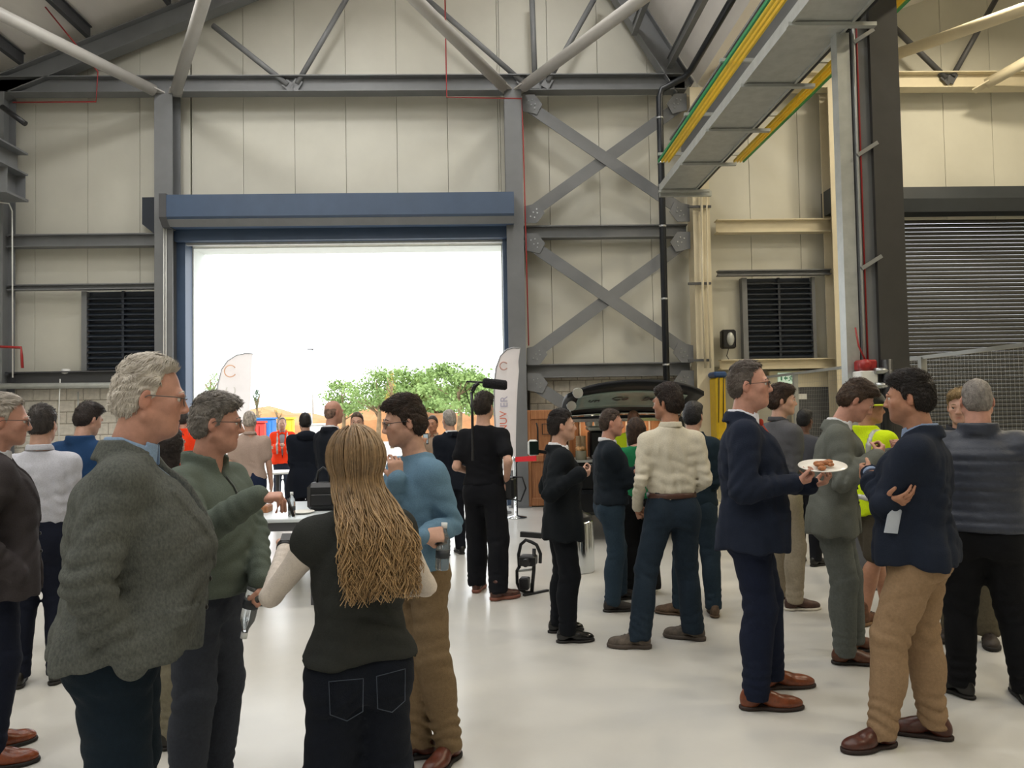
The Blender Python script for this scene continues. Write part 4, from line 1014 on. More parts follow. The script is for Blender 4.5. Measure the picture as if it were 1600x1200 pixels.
    # under-shirt, collar, cuffs
    if shirt:
        sm_ = fabric('cloth_'+shirt+'_shirting', shirt, var=.05, bump=.15)
        if xw or K in ('gilet',):
            g = Grid.uniform(B((-.2*bw, -.2, 1.0))-V(.05, .05, 0), B((.2*bw, .2+belly, 1.5))+V(.05, .05, .02), max(hg, .009))
            g.fn(*big, torso_fn(tab_for(grow*.45, 1.0, 0), .98, 1.47, 2.5, -.006), 0)
            v, Q = g.mesh(1); mesh_np('shirt', v, Q, sm_, root)
        if not top.get('nocollar'):
            g = Grid.uniform(B((-.15, -.16, 1.42)), B((.15, .15, 1.58)), max(hh, .0045))
            thk = max(.005, hh*.8)
            def colr3(X, Y, Z):
                x, y, z = local(X, Y, Z); r = np.sqrt((x/1.0)**2+(y+.020)**2); zc = 1.512-.42*np.clip(y+.04, 0, .14)+top.get('collz', 0)
                gap = np.where(y > .03, .012+.5*np.clip(1.50-z, 0, .1)-np.abs(x), -1)
                return mxr([np.abs(r-.066*(1+(bw-1)*.5)*(.9 if female else 1)-(1.535-z)*.2)-thk, np.abs(z-zc)-.021-.014*(y > .03), gap])*s
            g.fn(B((-.15, -.16, 1.42)), B((.15, .15, 1.58)), colr3, 0)
            v, Q = g.mesh(1)
            if len(Q): mesh_np('shirt_collar', v, Q, sm_, root)
        if K in ('blazer',) :
            for sg in (1, -1):
                j = J[sg]
                if j['hide']: continue
                fa_ = nrm(j['w']-j['e']); MB().tube([j['w']+fa_*.0*s, j['w']+fa_*.026*s], [.040*s, .037*s], 14).build('shirt_cuff', sm_, root)
    if tie:
        tmt = fabric('tie_'+tie, tie, var=.08); zb = xw[0] if xw else 1.1
        fy = lambda z: float(tab_for(grow*.45, 1.0, 0)(z)[1]+tab_for(grow*.45, 1.0, 0)(z)[2])
        t = MB(); pts_ = [(1.462, .014), (1.43, .017), (1.40, .022), (1.25, .032), (zb-.02, .036)]
        vs_ = []; 
        for z, w_ in pts_:
            y = (fy(z)+.006) if z < 1.42 else fy(z)+.014
            vs_ += [B((-w_, y, z)), B((0, y+.008, z)), B((w_, y, z))]
        t.add(vs_, [(i*3+a, i*3+a+1, i*3+a+4, i*3+a+3) for i in range(len(pts_)-1) for a in (0, 1)], True).sphere(B((0, fy(1.45)+.014, 1.458)), V(.02, .014, .02)*s).build('tie', tmt, root)
    if K in ('blazer',) and depth < 5.2:
        bt = MB()
        tb = tab_for(grow, hem, flare); zb = xw[0] if xw else 1.1
        for z in (zb-.015, zb-.105): y = float(tb(z)[1]+tb(z)[2]); bt.sphere(B((.012, y+.004, z)), (.009*s, .005*s, .009*s), 8, 6)
        for sg in (1, -1):
            j = J[sg]
            if j['hide']: continue
            fa_ = nrm(j['w']-j['e']); bk = nrm(np.cross(fa_, j['n'])); 
            for i in range(3): bt.sphere(j['w']-fa_*(.02+.017*i)*s-bk*.0-j['n']*.0+nrm(V(0, -1, -.3)-fa_*((V(0, -1, -.3)) @ fa_))*.052*s, .0065*s, 7, 5)
        tag(bt.build('buttons', mat('button_dark', '231f1c', rough=.35, var=0), root), kind='stuff')
    # reflective bands
    for bd in top.get('bands', []):
        g = cloth_grid(max(hg, .011)); garment(g, grow+.008, hem, flare, sleeve, zT); g.displace(fold_fn(folds, A_*.45, int(depth*1000) % 9999), .05)
        def band(X, Y, Z, bd=bd):
            x, y, z = local(X, Y, Z)
            if bd[0] == 'h': return np.maximum(np.abs(z-bd[1])-.026, np.abs(x)-.215*bw)*s
            return np.maximum(np.abs(np.abs(x)-bd[1])-.024, 1.02-z)*s
        g.fn(g.xs[[0]].tolist()+[g.ys[0], g.zs[0]], [g.xs[-1], g.ys[-1], g.zs[-1]], band, 0, 'i'); v, Q = g.mesh(0)
        if len(Q): mesh_np('reflective_band', v, Q, mat('reflective_tape', 'a7a7a2', rough=.35, metal=.3, var=.05), root)
    # trousers / skirt
    lc = legs.get('col', '22252b'); lm = legs.get('mat') or fabric('cloth_'+lc+'_trousers', lc, col2=legs.get('col2'), vscale=legs.get('vscale', 70), bump=.3)
    wide = legs.get('wide', 1.0); lg = legs.get('grow', .016)
    P_ = [HP[1], HP[-1], FT[1]['kn'], FT[-1]['kn'], FT[1]['an'], FT[-1]['an']]
    lo_, hi_ = np.min(P_, 0)-.16*s*max(1, bw), np.max(P_, 0)+.16*s*max(1, bw); hi_[2] = 1.10*s; lo_[2] = .02
    G3 = Grid.uniform(lo_, hi_, hg)
    wz = legs.get('waist', 1.04)
    tb3 = curve1([(.74, .145*bw, .085*bw, -.004), (.84, .163*bw+(.014 if female else 0), .108*bw+(.008 if female else 0), -.010), (.93, .160*bw+(.012 if female else 0), .112*bw+belly*.2, -.006+belly*.1), (1.0, .150*bw, .105*bw+belly*.6, belly*.4), (1.10, .142*bw, .100*bw+belly*.7, belly*.5)])
    G3.fn(*big, torso_fn(tb3, .80, wz, 2.5, lg*.4*s), 0)
    lf = []
    for sg in (1, -1):
        f = FT[sg]; bot = f['an']+V(0, 0, -.055*s)+f['toe']*.004*s
        hj = HP[sg]+V(-sg*.004, -.004, -.02)*s
        kr = (.062+lg)*s*wide*(1+(bw-1)*.5); br = legs.get('hemr', .068 if (shoes or {}).get('kind') == 'boot' else .057)*s*wide+lg*.6*s
        if legs.get('shorts'):
            kk = HP[sg]*.12+f['kn']*.88; G3.cone(hj, kk, (.085+lg)*s*bw, (.082+lg)*s, .05); lf.append((kk, V(0, 0, 1), .06*s, .1*s, .008, RNG.uniform(0, 6, 4))); continue
        if legs.get('skirt'): continue
        G3.cone(hj, f['kn'], (.085+lg)*s*(1+(bw-1)*.9), kr, .04); G3.cone(f['kn'], bot, kr, br, .03)
        G3.ell(hj*.3+f['kn']*.0+HP[sg]*.7+V(sg*.004, -.028, -.03)*s, V(.078, .082, .10)*s*bw, .05)
        G3.ell(f['kn']*.62+f['an']*.38+V(0, -.028, 0)*s, V(.058, .062, .12)*s*wide, .04)
        A3 = legs.get('folds', .008)*1.3; th = nrm(f['kn']-HP[sg]); sh_ = nrm(f['an']-f['kn'])
        lf += [(f['kn']+V(0, -.03, .0)*s, nrm(th+V(0, 0, .01)+.35*V(sg, .6, 0)), .062*s, .11*s, A3, RNG.uniform(0, 6, 4)), (f['an']+V(0, 0, .07)*s, nrm(sh_+.2*V(sg, 1, 0)), .05*s, .10*s, A3*1.3, RNG.uniform(0, 6, 4)),
               (HP[sg]+V(0, .05, -.05)*s, nrm(V(sg*.9, .2, 1)), .05*s, .10*s, A3*.8, RNG.uniform(0, 6, 4)), (HP[sg]+V(0, -.08, -.12)*s, nrm(V(sg*.5, -.2, 1)), .06*s, .09*s, A3*.8, RNG.uniform(0, 6, 4)), (HP[sg]*.5+f['kn']*.5, nrm(V(sg*.4, .4, 1)), .08*s, .14*s, A3*.6, RNG.uniform(0, 6, 4))]
    if legs.get('skirt'): G3.cone((HP[1]+HP[-1])/2, (FT[1]['kn']+FT[-1]['kn'])/2+V(0, 0, .05), .17*s, .2*s, .03)
    if not legs.get('shorts'): G3.fn(lo_-.1, hi_+.1, lambda X, Y, Z: legs.get('hemz', .052)*s-Z+0*X+0*Y, .006, 'i')
    G3.displace(fold_fn(lf, legs.get('folds', .006)*.35, int(depth*777) % 9999), .04)
    v, Q = G3.mesh(1); mesh_np('shorts' if legs.get('shorts') else 'trousers', v, Q, lm, root)
    if legs.get('belt'):
        g = Grid.uniform(V(-.25, -.22, wz*s-.06)+V(*hips, 0), V(.25, .25+belly, wz*s+.03)+V(*hips, 0), max(hg, .009)); g.fn(*big, torso_fn(tb3, wz-.045, wz-.004, 2.5, lg*.4*s+.011*s), 0)
        v, Q = g.mesh(0); mesh_np('belt', v, Q, mat('leather_'+legs['belt'], legs['belt'], rough=.45, var=.1), root)
    # ================= shoes
    sh = shoes or {}; sc = sh.get('col', '1a1614'); skd = sh.get('kind', 'oxford')
    um = mat('shoe_'+sc+skd, sc, rough=sh.get('rough', .35), var=.18, vscale=30, bump=.1, bscale=120); som = mat('sole_'+sh.get('sole', '17120f'), sh.get('sole', '17120f'), rough=.7, var=.1)
    for sg in (1, -1):
        f = FT[sg]; ph = math.atan2(-f['toe'][0], f['toe'][1]); R = rot((0, 0, 1), ph); o = V(f['an'][0], f['an'][1], 0)
        if f['an'][2] > .10*s: o[2] = 0
        def Ft(p): return o+R @ (V(*p)*s)
        hs_ = max(hh*1.1, .0055)
        g = Grid.uniform(o-V(.24, .24, 0)*s, o+V(.24, .24, .19)*s, hs_)
        L = sh.get('len', 1.0); bt = skd == 'boot'; wd = 1.12 if bt else 1.0
        g.ell(Ft((0, -.028, .05)), V(.036*wd, .048, .058)*s, .02, M=R); g.ell(Ft((sg*.004, .115*L, .038)), V(.046*wd, .075, .034)*s, .03, M=R)
        g.ell(Ft((-sg*.004, .165*L, .032)), V(.038*wd, .055*L, .028 if not bt else .036)*s, .03, M=R); g.cone(Ft((0, .0, .085)), Ft((0, .09, .055)), .036*s, .034*s, .03)
        if bt: g.cone(Ft((0, -.008, .06)), Ft((0, -.01, .150)), .041*s, .041*s, .02)
        else: g.cone(Ft((0, -.012, .06)), Ft((0, -.014, .098)), .038*s, .038*s, .02)
        g.fn(g.xs[[0]].tolist()+[g.ys[0], g.zs[0]], [g.xs[-1], g.ys[-1], g.zs[-1]], lambda X, Y, Z: .014*s-Z+0*X+0*Y, .004, 'i')
        if not bt: g.fn(g.xs[[0]].tolist()+[g.ys[0], g.zs[0]], [g.xs[-1], g.ys[-1], g.zs[-1]], lambda X, Y, Z: Z-.108*s+0*X+0*Y, .006, 'i')
        v, Q = g.mesh(1); so = mesh_np('boot' if bt else 'shoe', v, Q, um, root)
        g = Grid.uniform(o-V(.24, .24, .012)*s, o+V(.24, .24, .06)*s, hs_)
        g.ell(Ft((0, -.028, .02)), V(.040*wd, .053, .09)*s, .02, M=R); g.ell(Ft((sg*.004, .115*L, .02)), V(.051*wd, .08, .09)*s, .03, M=R); g.ell(Ft((-sg*.004, .168*L, .02)), V(.041*wd, .058*L, .09)*s, .03, M=R); g.cone(Ft((0, 0, .02)), Ft((0, .1, .02)), .036*s, .04*s, .02)
        zt = (.032 if bt else .022)*s
        g.fn(g.xs[[0]].tolist()+[g.ys[0], g.zs[0]], [g.xs[-1], g.ys[-1], g.zs[-1]], lambda X, Y, Z: np.maximum(Z-zt, .002-Z)+0*X+0*Y, 0, 'i')
        v, Q = g.mesh(0); v[:, 2] = np.clip(v[:, 2], 0.0005, zt); mesh_np('sole', v, Q, som, so)
        if depth < 7 and skd in ('boot', 'oxford'):
            lb = MB(); lz = .118 if bt else .09
            for i in range(5 if bt else 3):
                y = .035+.022*i; z = np.interp(y, [.03, .1, .14], [lz-.006, .083 if not bt else .088, .07]); lb.tube([Ft((-.026, y-.006, z-.012)), Ft((0, y, z+.004)), Ft((.026, y-.006, z-.012))], .0028*s, 5)
            lb.build('laces', mat('lace_'+sh.get('lace', '201a16'), sh.get('lace', '201a16'), rough=.8, var=0), so)
    root['H'] = H
    return dict(root=root, B=B, Hd=Hd, RH=RH, J=J, FT=FT, s=s, hc=hc, SH=SH, hs=hs, HP=HP, hm=hm, tab=tab_for, grow=grow)
def hand(G, j, sg, s, hide=False):
    w, f, n = j['w'], j['f'], j['n']; n = nrm(n-f*(n @ f)); u = np.cross(f, n)*sg      # u: towards the thumb
    def P_(a, b, c): return w+(f*a+u*b+n*c)*s
    if hide:
        G.cone(w, P_(.02, 0, 0), .024*s, .022*s, .015); return
    ps = j['pose']; curl = {'relax': (22, 28, 18), 'grip': (62, 75, 45), 'fist': (85, 95, 55), 'flat': (6, 8, 5), 'pinch': (55, 45, 22), 'hold': (38, 52, 30)}[ps]
    G.cone(w-f*.01*s, P_(.03, 0, 0), .026*s, .030*s, .015, flat=(n, .75))
    for b in (-.026, -.008, .010, .027): G.cone(P_(.02, b*.75, 0), P_(.088, b, 0), .0165*s, .0135*s, .012, flat=(n, .85))
    G.ell(P_(.04, .022, .010), V(.02, .02, .02)*s, .012)
    for b, ln, r, d in ((.029, (.042, .025, .021), .0088, 0), (.0095, (.046, .029, .022), .009, 2), (-.0105, (.042, .027, .021), .0086, 5), (-.0285, (.033, .021, .019), .0078, 9)):
        p = P_(.088-.004*abs(b-.009)/.02, b, 0); a = 0; spread = b*.9 if ps in ('relax', 'flat', 'hold') else b*.2
        for i in range(3):
            a += math.radians(curl[i]+d*.6); dr = nrm(f*math.cos(a)+n*math.sin(a)+u*spread*(2 if i == 0 else 1)); q = p+dr*ln[i]*s
            G.cone(p, q, (r-.0006*i)*s, (r-.0006*(i+1))*s, .003); p = q
    # thumb leaves the side of the palm near its base
    td = {'relax': (.75, .62, .25), 'flat': (.7, .7, .1), 'grip': (.55, .35, .85), 'fist': (.55, .15, .85), 'pinch': (.72, .25, .75), 'hold': (.6, .5, .6)}[ps]
    p = P_(.028, .026, .006); d0 = nrm(f*td[0]+u*td[1]+n*td[2]); q = p+d0*.045*s; G.cone(p, q, .0135*s, .0108*s, .008)
    d1 = nrm(d0+(-u*.55 if ps in ('grip', 'fist', 'pinch') else f*.35)+n*.1); q2 = q+d1*.036*s; G.cone(q, q2, .0105*s, .0088*s, .004)
ARM = {   # wrist (x outwards), elbow pole, finger direction, palm normal, hand pose; x is mirrored for the left side (-1)
    'down': dict(w=(.262, .03, .80), pole=(.5, -1, 0), f=(.0, .12, -1), n=(-1, 0, -.05), pose='relax'),
    'pocket': dict(w=(.215, .06, .93), pole=(.7, -1, 0), f=(-.15, .45, -1), n=(-1, .1, 0), pose='relax', hide=True),
    'fold_up': dict(w=(.06, .26, 1.22), pole=(.35, -.3, -1), f=(-.75, .35, .35), n=(0, -.3, -1), pose='grip'),
    'behind': dict(w=(.05, -.17, .93), pole=(1, -.6, 0), f=(-.6, 0, -.6), n=(0, -1, 0), pose='relax'),
    'crossA': dict(w=(-.10, .20, 1.17), pole=(1, .2, -1), f=(-1, .05, .15), n=(0, -1, -.3), pose='relax'),
    'crossB': dict(w=(-.09, .24, 1.22), pole=(1, .2, -1), f=(-1, -.1, .1), n=(0, -1, -.3), pose='relax'),
    'hip': dict(w=(.21, -.02, 1.02), pole=(.6, -1, .1), f=(-.2, .7, -.7), n=(-1, -.1, 0), pose='relax'),
    'front': dict(w=(.07, .22, 1.06), pole=(.45, -1, -.5), f=(-.7, .3, -.6), n=(0, -1, 0), pose='relax'),
    'hold': dict(w=(.13, .30, 1.12), pole=(.6, -.4, -1), f=(-.25, 1, .15), n=(-.5, 0, 1), pose='hold'),
    'chin': dict(w=(.03, .20, 1.42), pole=(.6, .1, -1), f=(-.1, .1, 1), n=(-.1, -1, .1), pose='hold'),
}
# ------------------------------------------------------------------ the crowd
R_ = math.radians
def G_(px, py): return onz(px, py, 0)
def stand(px, py): p = G_(px, py); return (p.x, p.y)
def far(px, Y, z0=0.0): p = at(px, 650, Y); return (p.x, p.y, z0)
def tall(hx, hy, Y, z0=0.0): return at(hx, hy, Y).z-z0
def wp(px, py, Y): return tuple(at(px, py, Y))
PEOPLE = {}
def who(key, pos, top_px, yaw, label, **kw):
    z0 = pos[2] if len(pos) > 2 else 0
    H = kw.pop('H', None) or tall(top_px[0], top_px[1], pos[1], z0)
    yaw += math.degrees(math.atan2(-pos[0], pos[1]))      # yaw is given relative to the line of sight
    PEOPLE[key] = person(pos, H, R_(yaw), label, max(1.5, pos[1]), **kw); return PEOPLE[key]
OX = dict(kind='oxford', col='15120f')
# --- left group
who('tweed', far(188, 2.58), (238, 560), -99, 'heavy white-haired man in grey-green tweed blazer, hand in trouser pocket', skin='ruddy', build=1.20, belly=.075, hair='receding', haircol='dcd5ca', hair2='b0a79c', hairt=.008, tufts=4200,
    lean=.055, head=(5, -6, 0), arms={1: dict(w=(.215, .05, .89), pole=(.5, -1, 0), f=(-.1, .4, -1), n=(-1, 0, 0), pose='relax', hide=True), -1: 'pocket'},
    top=dict(kind='blazer', mat=fabric('tweed_check', '5f625d', col2='494c4a', vscale=140, stretch=(1, 1, .6), bump=.4, bscale=200), vee=(1.08, .085), pocket=True, hem=.87, flare=.03, comb=(.2, .5, .9)), shirt='8aa3c2', legs=dict(col='13202b'), shoes=OX, glasses='5a5552')
who('green', far(322, 3.38), (322, 617), -125, 'man in dark green zip-neck sweater pointing with his raised hand', skin='ruddy', build=1.12, belly=.045, hair='full', haircol='938d86', hair2='5f5a55', hairt=.008, tufts=3600, head=(30, -4, 0), lean=.02,
    arms={1: dict(W=wp(400, 778, 3.05), P=(-.6, -.5, -1), F=(1, .15, .05), N=(.1, .2, -1), pose='pinch'), -1: dict(W=wp(408, 905, 3.3), P=(.3, .6, -.2), F=(.1, -.1, -1), N=(-.6, -.5, 0), pose='grip')},
    top=dict(kind='sweater', col='59625a', hem=.92, zip=True, nocollar=True), shirt='dcd8d0', legs=dict(col='343841', wide=1.02), shoes=OX, glasses='3a3533')
who('edge', stand(-6, 1186), (14, 619), -90, 'grey-haired man in dark brown blazer cut off by the left edge', skin='ruddy', build=1.08, belly=.03, hair='receding', haircol='c4bbaf', hair2='8e867c', hairt=.008, tufts=2600, head=(-6, -4, 0),
    arms={1: 'pocket', -1: 'pocket'}, top=dict(kind='blazer', col='3f3a3b', vee=(1.1, .08)), shirt='d8d8dc', legs=dict(col='161b2a'), shoes=dict(kind='oxford', col='7a3d22', rough=.25), glasses='4a3a35')
who('whiteshirt', stand(62, 1066), (50, 634), -14, 'man in white shirt seen from behind near the block wall', build=1.08, hair='short', haircol='3b3532', head=(-10, -4, 0), tufts=900, arms={1: 'front', -1: 'front'},
    top=dict(kind='shirt', col='c3c4cd'), shirt='c3c4cd', legs=dict(col='141826'), shoes=OX, eyes=False)
who('bluejacket', far(122, 5.9), (141, 628), -30, 'man in blue jacket with bowed head behind the tweed blazer', hair='full', haircol='2d2421', head=(-24, -16, 0), lean=.06, arms={1: 'front', -1: 'front'}, tufts=900,
    top=dict(kind='jacket', col='1f3d63'), legs=dict(col='1a1d26'), shoes=OX)
who('khakiwoman', far(257, 4.05), None, -50, 'dark-haired person in olive trousers mostly hidden between tweed and green', H=1.62, female=True, hair='bob', haircol='2a2220', tufts=900, arms={1: 'front', -1: 'front'},
    top=dict(kind='sweater', col='20242c'), legs=dict(col='77715f', wide=1.08), shoes=OX)
bw_ = who('blonde', far(556, 2.62), (570, 678), 14, 'woman with long wavy blonde hair in dark knitted vest, seen from behind', female=True, build=1.04, hair='bob', haircol='9b7c52', hair2='6d5336', head=(28, -2, 0),
    arms={-1: dict(W=wp(446, 858, 2.80), P=(-.5, -.5, -1), F=(-.25, .7, .25), N=(.2, 0, -1), pose='relax'), 1: dict(w=(.12, .26, 1.12), pole=(1, -.4, -.6), f=(-.6, .8, .3), n=(0, 0, -1), pose='relax')},
    top=dict(kind='sweater', name='knitted_vest', col='2c2e2c', sleeve='none', under='cdc3b9', grow=.026, hem=.95, neck=1.475), legs=dict(col='10151f', waist=.98, wide=1.28, hemr=.075), shoes=OX)
who('bluesweater', far(648, 3.82), (632, 621), 118, 'man with glasses in light blue sweater, hand on chin, holding a bottle', hair='full', haircol='33251d', hairt=.012, tufts=3200, head=(-18, -8, 0), lean=.02, beard=.35, skin='fair',
    arms={1: dict(W=wp(620, 752, 3.66), P=(-.2, .1, -1), F=(-.05, -.1, 1), N=(-.4, .9, 0), pose='hold'), -1: dict(W=wp(660, 838, 3.52), P=(.35, .2, -1), F=(.62, .1, .05), N=(-.1, .8, -.5), pose='grip')},
    feet={('W', 1): (tuple(at(640, 1190, 3.75)), 105), ('W', -1): (tuple(G_(694, 1196)), 150)},
    top=dict(kind='sweater', col='64839a', hem=.93, nocollar=True), legs=dict(col='76634a', folds=.010), shoes=dict(kind='oxford', col='5a2c1e'), glasses='15151a')
# --- far group in the doorway
who('pinkshirt', far(390, 9.4), (386, 643), -6, 'white-haired man in pinkish short-sleeved shirt seen from behind in the doorway', build=1.12, hair='short', haircol='b8ada2', arms={1: 'down', -1: 'down'}, eyes=False, top=dict(kind='shirt', col='b59f93', sleeve='short', hem=.93), shirt='b59f93', legs=dict(col='1d2740'), shoes=OX)
M_ORANGE = fabric('hi_vis_orange', 'f0401c', var=.05)
who('orange', far(441, 14.6, -.005), (441, 657), 178, 'man in orange hi-vis vest facing the hall outside the doorway', H=1.62, hair='receding', haircol='6a5f58', beard=.5, arms={1: 'fold_up', -1: 'crossA'}, top=dict(kind='hivis', mat=M_ORANGE, bands=[('v', .10)], vee=(.9, .06)), shirt='8f9095', legs=dict(col='2a3140'), shoes=OX)
who('orangehidden', far(287, 11.2), None, -30, 'person in orange hi-vis jacket almost hidden behind the tweed blazer', H=1.74, hair='short', haircol='2c2522', top=dict(kind='hivis', mat=M_ORANGE, bands=[('h', 1.05)]), legs=dict(col='20242e'), shoes=OX)
who('blackcoat', far(477, 10.2), (478, 646), 10, 'person in long black hooded coat seen from behind in the doorway', build=1.1, hair='full', haircol='1a1716', hairt=.012, arms={1: 'front', -1: 'front'}, eyes=False, top=dict(kind='coat', col='161b26', hem=.62), legs=dict(col='14161d'), shoes=OX)
who('baldsuit', far(519, 8.15), (527, 626), -56, 'bald man in black suit behind the blonde woman', skin='ruddy', build=1.06, hair='rim', haircol='8a6e60', hairt=.001, arms={1: 'front', -1: 'front'}, top=dict(kind='blazer', col='12161f', vee=(1.1, .08)), shirt='dcdce2', legs=dict(col='12151d'), shoes=OX)
who('facebehind', far(558, 9.0), (558, 645), 174, 'brown-haired person facing the camera behind the bald man', hair='short', haircol='5b4636', top=dict(kind='jacket', col='23252d'), legs=dict(col='1b1d25'), shoes=OX)
who('phoneman', far(676, 10.6), (674, 650), 165, 'man in checked beige shirt raising a phone in the doorway', skin='tan', hair='short', haircol='3b3029', arms={1: dict(w=(.08, .25, 1.36), pole=(.8, .1, -1), f=(-.3, .2, 1), n=(-.3, -1, 0), pose='grip'), -1: dict(w=(.1, .25, 1.15), pole=(.8, 0, -1), f=(-.5, .6, .3), n=(0, 0, 1), pose='hold')}, top=dict(kind='shirt', col='a48f7c'), shirt='a48f7c', legs=dict(col='252933'), shoes=OX)
who('greysuit_far', stand(706, 866), (703, 641), 28, 'silver-haired man in dark suit beside the black-clad cameraman', hair='full', haircol='a9a39c', hair2='6f6a64', arms={1: 'front', -1: 'front'}, top=dict(kind='blazer', col='131823', vee=(1.1, .08)), shirt='e0e0e4', legs=dict(col='12151e'), shoes=OX, eyes=False)
who('cameraman', stand(760, 928), (756, 614), -14, 'cameraman in black t-shirt and trousers seen from behind, hand on hip', skin='fair', build=1.06, hair='full', haircol='2c221c', hairt=.010, head=(-12, 0, 0), tufts=1500, beard=.4, eyes=False,
    arms={1: dict(w=(.20, .0, .99), pole=(.4, -1, .1), f=(-.1, -.15, -1), n=(-1, .2, 0), pose='relax'), -1: dict(w=(.16, .16, 1.06), pole=(.35, -1, 0), f=(-.5, .8, 0), n=(0, 0, -1), pose='hold')},
    feet={('W', 1): (tuple(G_(788, 936)), -62), ('W', -1): (tuple(G_(748, 922)), -12)}, top=dict(kind='tshirt', col='131419', sleeve='short', hem=.96), legs=dict(col='111217', wide=1.18, hemr=.062, folds=.010), shoes=dict(kind='boot', col='4a2a20', sole='7a4a3a', lace='b05a3a'))
who('suitwatch', stand(882, 998), (882, 641), -82, 'dark-haired man in black suit holding a small object by the coffee car', hair='short', haircol='241c1a', hairt=.008, tufts=1600, head=(-2, 4, 0), skin='fair', build=1.02, belly=.015,
    arms={1: dict(W=wp(903, 742, 5.30), P=(-.5, -.3, -1), F=(.9, .25, .12), N=(-.1, .6, .7), pose='pinch'), -1: 'pocket'},
    feet={('W', 1): (tuple(G_(897, 1003)), -86), ('W', -1): (tuple(G_(882, 987)), -80)}, top=dict(kind='blazer', col='12171c', vee=(1.1, .085), hem=.78), shirt='e6e6ea', legs=dict(col='0f1218'), shoes=dict(kind='oxford', col='0d0d0e', rough=.2))
who('crossedarms', stand(958, 950), (960, 640), -78, 'short-haired man in dark jacket and jeans with folded arms', hair='short', haircol='4a3c33', hairt=.004, tufts=1200, head=(-6, 0, 0), build=1.06, skin='ruddy',
    arms={1: 'crossA', -1: 'crossB'}, feet={('W', 1): (tuple(G_(966, 955)), -84), ('W', -1): (tuple(G_(978, 936)), -70)}, top=dict(kind='jacket', col='182028', hem=.93, stand=False), shirt='d5d5d8', legs=dict(col='2b3b49', folds=.009), shoes=dict(kind='oxford', col='231c1a', rough=.6, sole='1a1614'))
who('greenwoman', stand(1000, 926), (1003, 652), 4, 'brown-haired woman in green top seen from behind at the coffee car', female=True, hair='bob', haircol='3f2d22', tufts=1500, arms={1: 'front', -1: 'front'}, eyes=False, top=dict(kind='sweater', col='1d7048', hem=.96, nocollar=True), legs=dict(col='0f1013', wide=1.25, hemr=.075), shoes=dict(kind='sneaker', col='131315', sole='d2d0ca'))
who('barista', far(990, 9.15), (1006, 641), 10, 'close-cropped person in yellow hi-vis at the back of the coffee car', hair='short', haircol='6b4a36', hairt=.002, skin='tan', arms={1: 'front', -1: 'front'}, top=dict(kind='hivis', col='aabf1c', bands=[('v', .1)]), legs=dict(col='20242b'), shoes=OX, eyes=False)
who('creamshirt', stand(1056, 1004), (1050, 602), 14, 'man in cream shirt and jeans with brown belt, face turned left', skin='tan', hair='full', haircol='2a1d17', hairt=.012, tufts=2600, head=(46, 0, 0), build=1.04, beard=.5, hips=(-.0, .02),
    arms={-1: dict(w=(.225, .08, .93), pole=(.25, -1, 0), f=(-.3, .5, -.8), n=(-.5, -.5, 0), pose='fist'), 1: dict(w=(.17, .18, 1.02), pole=(.3, -1, 0), f=(-.4, .6, -.6), n=(0, 0, -1), pose='relax')},
    feet={('W', -1): (tuple(G_(986, 1012)), 78), ('W', 1): (tuple(G_(1072, 998)), 62)}, top=dict(kind='shirt', col='cfc8b6', hem=1.0, collz=-.004), shirt='cfc8b6', legs=dict(col='212d39', belt='4a2e24', folds=.009), shoes=dict(kind='boot', col='5a5046', sole='4a4038', rough=.8, lace='2a2622'))
who('behindcream', stand(1090, 958), (1084, 628), -18, 'dark-haired person in navy jacket and jeans behind the cream shirt', hair='full', haircol='1d1c20', arms={1: 'front', -1: 'front'}, feet={('W', -1): (tuple(G_(1052, 960)), 60), ('W', 1): (tuple(G_(1115, 960)), -10)}, top=dict(kind='jacket', col='1c2a34', hem=.9), legs=dict(col='25333f'), shoes=dict(kind='oxford', col='5e4a38', rough=.8, sole='54412f'), eyes=False)
# --- right group
who('plateman', stand(1180, 1094), (1172, 566), -88, 'tall man in navy suit and red tie holding a white plate', skin='ruddy', build=1.10, belly=.035, hair='receding', haircol='4a413b', hair2='6e655e', hairt=.005, tufts=2600, head=(-7, 2, 0), lean=.0,
    arms={1: dict(W=wp(1236, 756, 4.12), P=(-.7, -.3, -1), F=(.9, .2, .1), N=(0, .2, 1), pose='hold'), -1: dict(w=(.06, .30, 1.12), pole=(.7, -.3, -1), f=(-.3, .9, .2), n=(0, 0, 1), pose='hold')},
    feet={('W', 1): (tuple(G_(1198, 1108)), -94), ('W', -1): (tuple(G_(1222, 1075)), -86)}, top=dict(kind='blazer', col='1d2434', vee=(1.1, .09), pocket=True, hem=.80, flare=.025), shirt='dfe0ea', tie='a83c2c', legs=dict(col='161d30'), shoes=dict(kind='loafer', col='7a4025', rough=.28, len=1.12, sole='2a1a14'), glasses='2b2420')
who('polo', stand(1228, 952), (1218, 602), -52, 'young man in grey polo and beige chinos looking away from the plate', hair='fringe', haircol='3d2b20', hairt=.012, tufts=1800, head=(-32, 0, 0), skin='fair', arms={1: 'front', -1: 'front'}, feet={('W', 1): (tuple(G_(1252, 953)), -88), ('W', -1): (tuple(G_(1225, 940)), -60)}, top=dict(kind='sweater', col='58585c', hem=.95), shirt='4d4d52', legs=dict(col='9c917e'), shoes=dict(kind='sneaker', col='4a3026', sole='cfc8ba', rough=.6))
who('darkbehind', far(1256, 8.0), (1250, 640), -30, 'dark-haired person in grey top half hidden behind the grey polo', hair='full', haircol='151417', skin='deep', arms={1: 'front', -1: 'front'}, top=dict(kind='sweater', col='4b4c52'), legs=dict(col='15161b'), shoes=OX, eyes=False)
